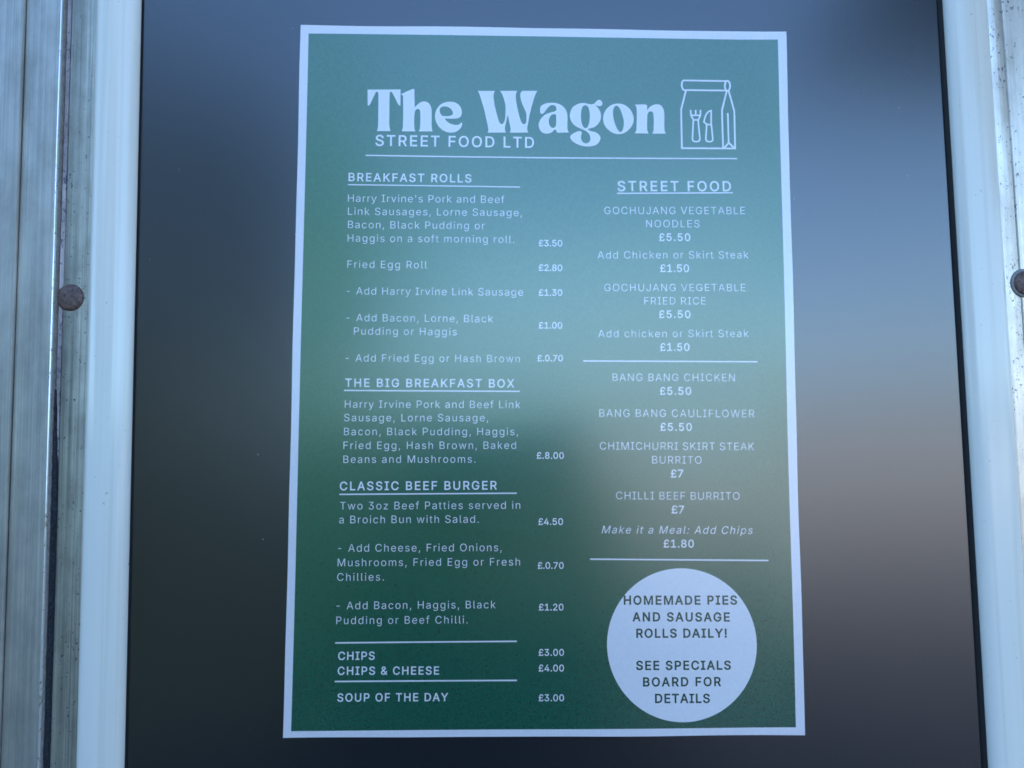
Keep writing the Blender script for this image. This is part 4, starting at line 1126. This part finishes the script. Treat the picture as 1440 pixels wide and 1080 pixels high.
def tree(x, y, h, spread, seed, label):
    rnd = random.Random(seed)
    t = empty('leafy_tree', (x, y, 0), label, 'tree', 'trees facing the trailer')
    bm = bmesh.new()
    top = Vector((0, 0, h * 0.45))
    limb(bm, Vector((0, 0, 0)), top, h * 0.032, h * 0.022)
    tips = []
    for k in range(9):
        a = k * 2.4 + rnd.random()
        rr = spread * rnd.uniform(0.35, 0.8)
        tip = Vector((math.cos(a) * rr, math.sin(a) * rr, h * rnd.uniform(0.45, 0.92)))
        limb(bm, top * rnd.uniform(0.7, 1.0), tip, h * 0.014, h * 0.004, 6)
        tips.append(tip)
    bm_obj('trunk', bm, M['bark'], t, True)
    bm = bmesh.new()
    for tip in tips:
        leaves(bm, tip.x, tip.y, tip.z, spread * 0.42, 520, 0.10, rnd)
    for _ in range(7):
        leaves(bm, rnd.uniform(-1, 1) * spread * 0.6, rnd.uniform(-1, 1) * spread * 0.6, h * rnd.uniform(0.3, 0.6), spread * 0.35, 380, 0.10, rnd)
    bm_obj('crown', bm, M['leaf'], t)

tree(-3.0, -6.5, 5.4, 2.0, 3, 'dark leafy tree beyond the hedge, nearest the grass corner')
tree(-6.3, -6.0, 5.8, 2.4, 8, 'taller dark leafy tree at the far left of the hedge')

rnd = random.Random(21)
hd = empty('garden_hedge', (-4.5, -5.2, 0), 'dark clipped garden hedge facing the trailer across the grass', 'hedge')
bm = bmesh.new()
for k in range(37):
    leaves(bm, -4.6 + k * 0.26, rnd.uniform(-0.25, 0.25), rnd.uniform(0.4, 1.5), 0.55, 260, 0.07, rnd)
    leaves(bm, -4.6 + k * 0.26, rnd.uniform(-0.25, 0.25), rnd.uniform(1.2, 1.75), 0.45, 160, 0.07, rnd)
bm_obj('foliage', bm, M['leaf'], hd)
bm = bmesh.new()
for k in range(12):
    limb(bm, Vector((-4.3 + k * 0.75, 0, 0)), Vector((-4.3 + k * 0.75 + rnd.uniform(-0.2, 0.2), 0, 1.4)), 0.03, 0.012, 6)
bm_obj('stem', bm, M['bark'], hd, True)

# low sunlit stone wall on the right
M['stone'] = simple('sandstone', (0.60, 0.52, 0.47), 0.9, 0, 2.2, 0.22, 0.01)
M['coping'] = simple('coping_stone', (0.45, 0.40, 0.34), 0.9, 0, 2.0, 0.2, 0.01)
gw = empty('garden_wall', (15, -19, 0), 'low sunlit sandstone wall across the gravel', 'wall')
rnd = random.Random(5)
for r_ in range(5):
    bm = bmesh.new()
    x = -13.0
    while x < 24:
        w = rnd.uniform(0.6, 1.1)
        d_ = rnd.uniform(-0.02, 0.02)
        box(bm, x, x + w - 0.02, -0.2 + d_, 0.2 + d_, r_ * 0.36, r_ * 0.36 + 0.345)
        x += w
    c_ = bm_obj('stone_course', bm, M['stone'], gw)
bm = bmesh.new()
box(bm, -13.05, 24.05, -0.25, 0.25, 1.80, 1.90)
bm_obj('coping', bm, M['coping'], gw)

# raised serving hatch on the trailer, up and to the right of the panel
M['hatch'] = simple('hatch_panel_grey', (0.10, 0.105, 0.11), 0.6, 0, 20.0, 0.15)
ht = empty('serving_hatch', (0.52, 0.0, 2.34), 'raised serving hatch above and right of the menu panel', 'hatch')
bm = bmesh.new()
box(bm, 0, 1.7, -0.95, -0.004, 0.0, 0.035)
bm_obj('hatch_panel', bm, M['hatch'], ht)
for hx in (0.05, 1.60):
    bm = bmesh.new()
    limb(bm, Vector((hx, -0.55, 0.0)), Vector((hx + 0.02, -0.006, -0.42)), 0.009, 0.009, 10)
    bm_obj('gas_strut', bm, M['rubber'], ht, True)

# ---- the photographer, a dim shape in the reflection
M['skin'] = simple('skin', (0.45, 0.27, 0.20), 0.5, 0, 40.0, 0.08)
M['jacket'] = simple('dark_navy_jacket', (0.018, 0.022, 0.032), 0.85, 0, 120.0, 0.3, 0.001)
M['trousers'] = simple('charcoal_trousers', (0.03, 0.03, 0.034), 0.9, 0, 120.0, 0.3, 0.001)
M['hair'] = simple('brown_hair', (0.035, 0.022, 0.014), 0.6, 0, 200.0, 0.4, 0.001)
M['shoe'] = simple('black_shoe', (0.02, 0.02, 0.02), 0.5, 0, 80.0, 0.2)
M['phone'] = simple('black_phone', (0.015, 0.015, 0.018), 0.25, 0, 80.0, 0.1)

def skinned(name, verts, edges, radii, mat, parent, sub=2, root=0):
    me = bpy.data.meshes.new(name)
    me.from_pydata([tuple(v_) for v_ in verts], edges, [])
    ob = bpy.data.objects.new(name, me)
    COL.objects.link(ob)
    sk = ob.modifiers.new('skin', 'SKIN')
    sk.use_smooth_shade = True
    for i, r_ in enumerate(radii):
        d_ = me.skin_vertices[0].data[i]
        d_.radius = r_ if isinstance(r_, tuple) else (r_, r_)
        d_.use_root = i == root
    ss = ob.modifiers.new('sub', 'SUBSURF')
    ss.levels = ss.render_levels = sub
    m2 = bpy.data.meshes.new_from_object(ob.evaluated_get(bpy.context.evaluated_depsgraph_get()))
    bpy.data.objects.remove(ob)
    m2.materials.clear()
    m2.materials.append(mat)
    for p_ in m2.polygons:
        p_.use_smooth = True
        p_.material_index = 0
    m2.name = name
    return link(bpy.data.objects.new(name, m2), parent)

pe = empty('person', (-0.045, -0.86, 0), 'person in a dark jacket holding a phone up at the glossy panel', 'person')
cx_ = CAM.x + 0.045                          # phone position relative to the person
cy_ = CAM.y + 0.86
cz_ = CAM.z
# body: pelvis, belly, chest, neck, head, arms to the wrists, legs to the ankles
V_ = [(0, 0, 0.92), (0, 0, 1.08), (0, 0, 1.26), (0, 0.005, 1.38), (0, 0.01, 1.47), (0, 0.025, 1.55), (0, 0.035, 1.61), (0, 0.025, 1.68),
      (-0.17, 0, 1.40), (-0.245, 0.10, 1.20), (cx_ - 0.115, cy_ - 0.06, cz_ - 0.10),
      (0.17, 0, 1.40), (0.245, 0.10, 1.20), (cx_ + 0.115, cy_ - 0.06, cz_ - 0.10),
      (-0.10, 0, 0.86), (-0.12, 0.01, 0.48), (-0.13, -0.01, 0.09),
      (0.10, 0, 0.86), (0.12, 0.01, 0.48), (0.13, -0.01, 0.09)]
E_ = [(0, 1), (1, 2), (2, 3), (3, 4), (4, 5), (5, 6), (6, 7), (3, 8), (8, 9), (9, 10), (3, 11), (11, 12), (12, 13), (0, 14), (14, 15), (15, 16), (0, 17), (17, 18), (18, 19)]
Rr_ = [(0.13, 0.10), (0.125, 0.095), (0.14, 0.10), (0.12, 0.085), 0.050, (0.066, 0.086), (0.086, 0.108), (0.078, 0.088),
       0.06, 0.043, 0.027, 0.06, 0.043, 0.027, 0.085, 0.056, 0.038, 0.085, 0.056, 0.038]
skinned('body', V_, E_, Rr_, M['skin'], pe)
jk = [(0, 0, 0.84), (0, 0, 1.08), (0, 0, 1.26), (0, 0.004, 1.39), (0, 0.008, 1.455), (-0.175, 0, 1.40), (-0.25, 0.10, 1.19), (cx_ - 0.12, cy_ - 0.085, cz_ - 0.135),
      (0.175, 0, 1.40), (0.25, 0.10, 1.19), (cx_ + 0.12, cy_ - 0.085, cz_ - 0.135)]
skinned('jacket', jk, [(0, 1), (1, 2), (2, 3), (3, 4), (3, 5), (5, 6), (6, 7), (3, 8), (8, 9), (9, 10)],
        [(0.17, 0.125), (0.155, 0.12), (0.165, 0.125), (0.14, 0.105), 0.072, 0.078, 0.06, 0.042, 0.078, 0.06, 0.042], M['jacket'], pe)
skinned('trousers', [(0, 0, 0.95), (0, 0, 0.88), (-0.10, 0, 0.80), (-0.122, 0.012, 0.48), (-0.13, -0.005, 0.07), (0.10, 0, 0.80), (0.122, 0.012, 0.48), (0.13, -0.005, 0.07)],
        [(0, 1), (1, 2), (2, 3), (3, 4), (1, 5), (5, 6), (6, 7)], [(0.155, 0.115), (0.15, 0.115), 0.098, 0.072, 0.058, 0.098, 0.072, 0.058], M['trousers'], pe)
for sg in (-1, 1):
    skinned('shoe', [(sg * 0.13, -0.05, 0.045), (sg * 0.132, 0.05, 0.042), (sg * 0.14, 0.16, 0.034)], [(0, 1), (1, 2)], [0.043, (0.045, 0.04), (0.042, 0.03)], M['shoe'], pe)
# hair: a cap over crown and back of the head
hr = skinned('hair', [(0, -0.018, 1.58), (0, -0.012, 1.65), (0, 0.018, 1.695), (0, 0.066, 1.700)], [(0, 1), (1, 2), (2, 3)], [(0.076, 0.05), (0.090, 0.07), (0.090, 0.074), (0.066, 0.03)], M['hair'], pe)
# face: nose, ears, eyes, mouth
skinned('nose', [(0, 0.100, 1.632), (0, 0.128, 1.602), (0, 0.112, 1.594)], [(0, 1), (1, 2)], [0.008, 0.013, 0.010], M['skin'], pe)
for sg in (-1, 1):
    skinned('ear', [(sg * 0.078, 0.03, 1.635), (sg * 0.084, 0.022, 1.61), (sg * 0.078, 0.03, 1.585)], [(0, 1), (1, 2)], [0.009, 0.014, 0.009], M['skin'], pe)
    bm = bmesh.new()
    bmesh.ops.create_uvsphere(bm, u_segments=14, v_segments=8, radius=0.012, matrix=Matrix.Translation((sg * 0.030, 0.104, 1.632)))
    bm_obj('eye', bm, simple('eye', (0.5, 0.5, 0.5), 0.2), pe, True)
skinned('mouth', [(-0.022, 0.090, 1.565), (0, 0.101, 1.564), (0.022, 0.090, 1.565)], [(0, 1), (1, 2)], [0.004, 0.006, 0.004], simple('lips', (0.35, 0.14, 0.12), 0.5), pe)
# hands holding the two ends of the phone
for sg in (-1, 1):
    hx = cx_ + sg * 0.082
    vs = [(cx_ + sg * 0.122, cy_ - 0.09, cz_ - 0.155), (cx_ + sg * 0.105, cy_ - 0.045, cz_ - 0.055)]
    es = [(0, 1)]
    rr = [0.026, (0.030, 0.018)]
    for k, (dz, ln) in enumerate(((0.034, 0.9), (0.013, 1.0), (-0.009, 0.95), (-0.03, 0.78))):
        b0 = len(vs)
        vs += [(hx + sg * 0.022, cy_ - 0.030, cz_ + dz - 0.016), (hx + sg * 0.020, cy_ - 0.006, cz_ + dz), (hx - sg * 0.004, cy_ + 0.006 - 0.002, cz_ + dz + 0.004), (hx - sg * 0.022 * ln, cy_ + 0.004, cz_ + dz + 0.004)]
        es += [(1, b0), (b0, b0 + 1), (b0 + 1, b0 + 2), (b0 + 2, b0 + 3)]
        rr += [0.0095, 0.0085, 0.008, 0.0068]
    b0 = len(vs)
    vs += [(hx + sg * 0.012, cy_ - 0.045, cz_ - 0.030), (hx - sg * 0.012, cy_ - 0.030, cz_ - 0.012), (hx - sg * 0.028, cy_ - 0.024, cz_ + 0.004)]
    es += [(1, b0), (b0, b0 + 1), (b0 + 1, b0 + 2)]
    rr += [0.012, 0.010, 0.008]
    skinned('hand', vs, es, rr, M['skin'], pe)
# the phone, its lens just behind the point the picture is taken from
ph = empty('smartphone', CAM, 'black smartphone held sideways in both hands by the person', 'phone')
ph.rotation_euler = cam.rotation_euler
bm = bmesh.new()
box(bm, -0.075, 0.075, -0.0355, 0.0355, 0.004, 0.012)
bmesh.ops.bevel(bm, geom=list(bm.edges), offset=0.0028, segments=3, affect='EDGES')
bm_obj('phone_body', bm, M['phone'], ph, False)
for lx, ly in ((0.0, 0.0), (0.0, -0.02), (0.017, -0.010)):
    bm = bmesh.new()
    bmesh.ops.create_cone(bm, cap_ends=True, segments=24, radius1=0.0075, radius2=0.0075, depth=0.0015, matrix=Matrix.Translation((lx, ly, 0.0032)))
    bm_obj('lens', bm, M['phone'], ph, False)

# low far ridge added out of view to block pale horizon sky in reflections
M['added_hill'] = simple('added_hill_scrub', (0.085, 0.08, 0.055), 0.95, 0, 0.02, 0.35)
bm = bmesh.new()
top, bot, back = [], [], []
for i in range(121):
    a = R(180 + 180 * i / 120)
    h = 17 + 9 * mnoise.noise(Vector((i * 0.09, 3.3, 0))) + 3 * mnoise.noise(Vector((i * 0.5, 9.3, 0)))
    bot.append(bm.verts.new((math.cos(a) * 300, math.sin(a) * 300, -1)))
    top.append(bm.verts.new((math.cos(a) * 380, math.sin(a) * 380, h + 1.7)))
    back.append(bm.verts.new((math.cos(a) * 520, math.sin(a) * 520, -1)))
for i in range(120):
    bm.faces.new((bot[i], bot[i + 1], top[i + 1], top[i]))
    bm.faces.new((top[i], top[i + 1], back[i + 1], back[i]))
o = bm_obj('added_hills', bm, M['added_hill'], None, True)
o['kind'] = 'structure'
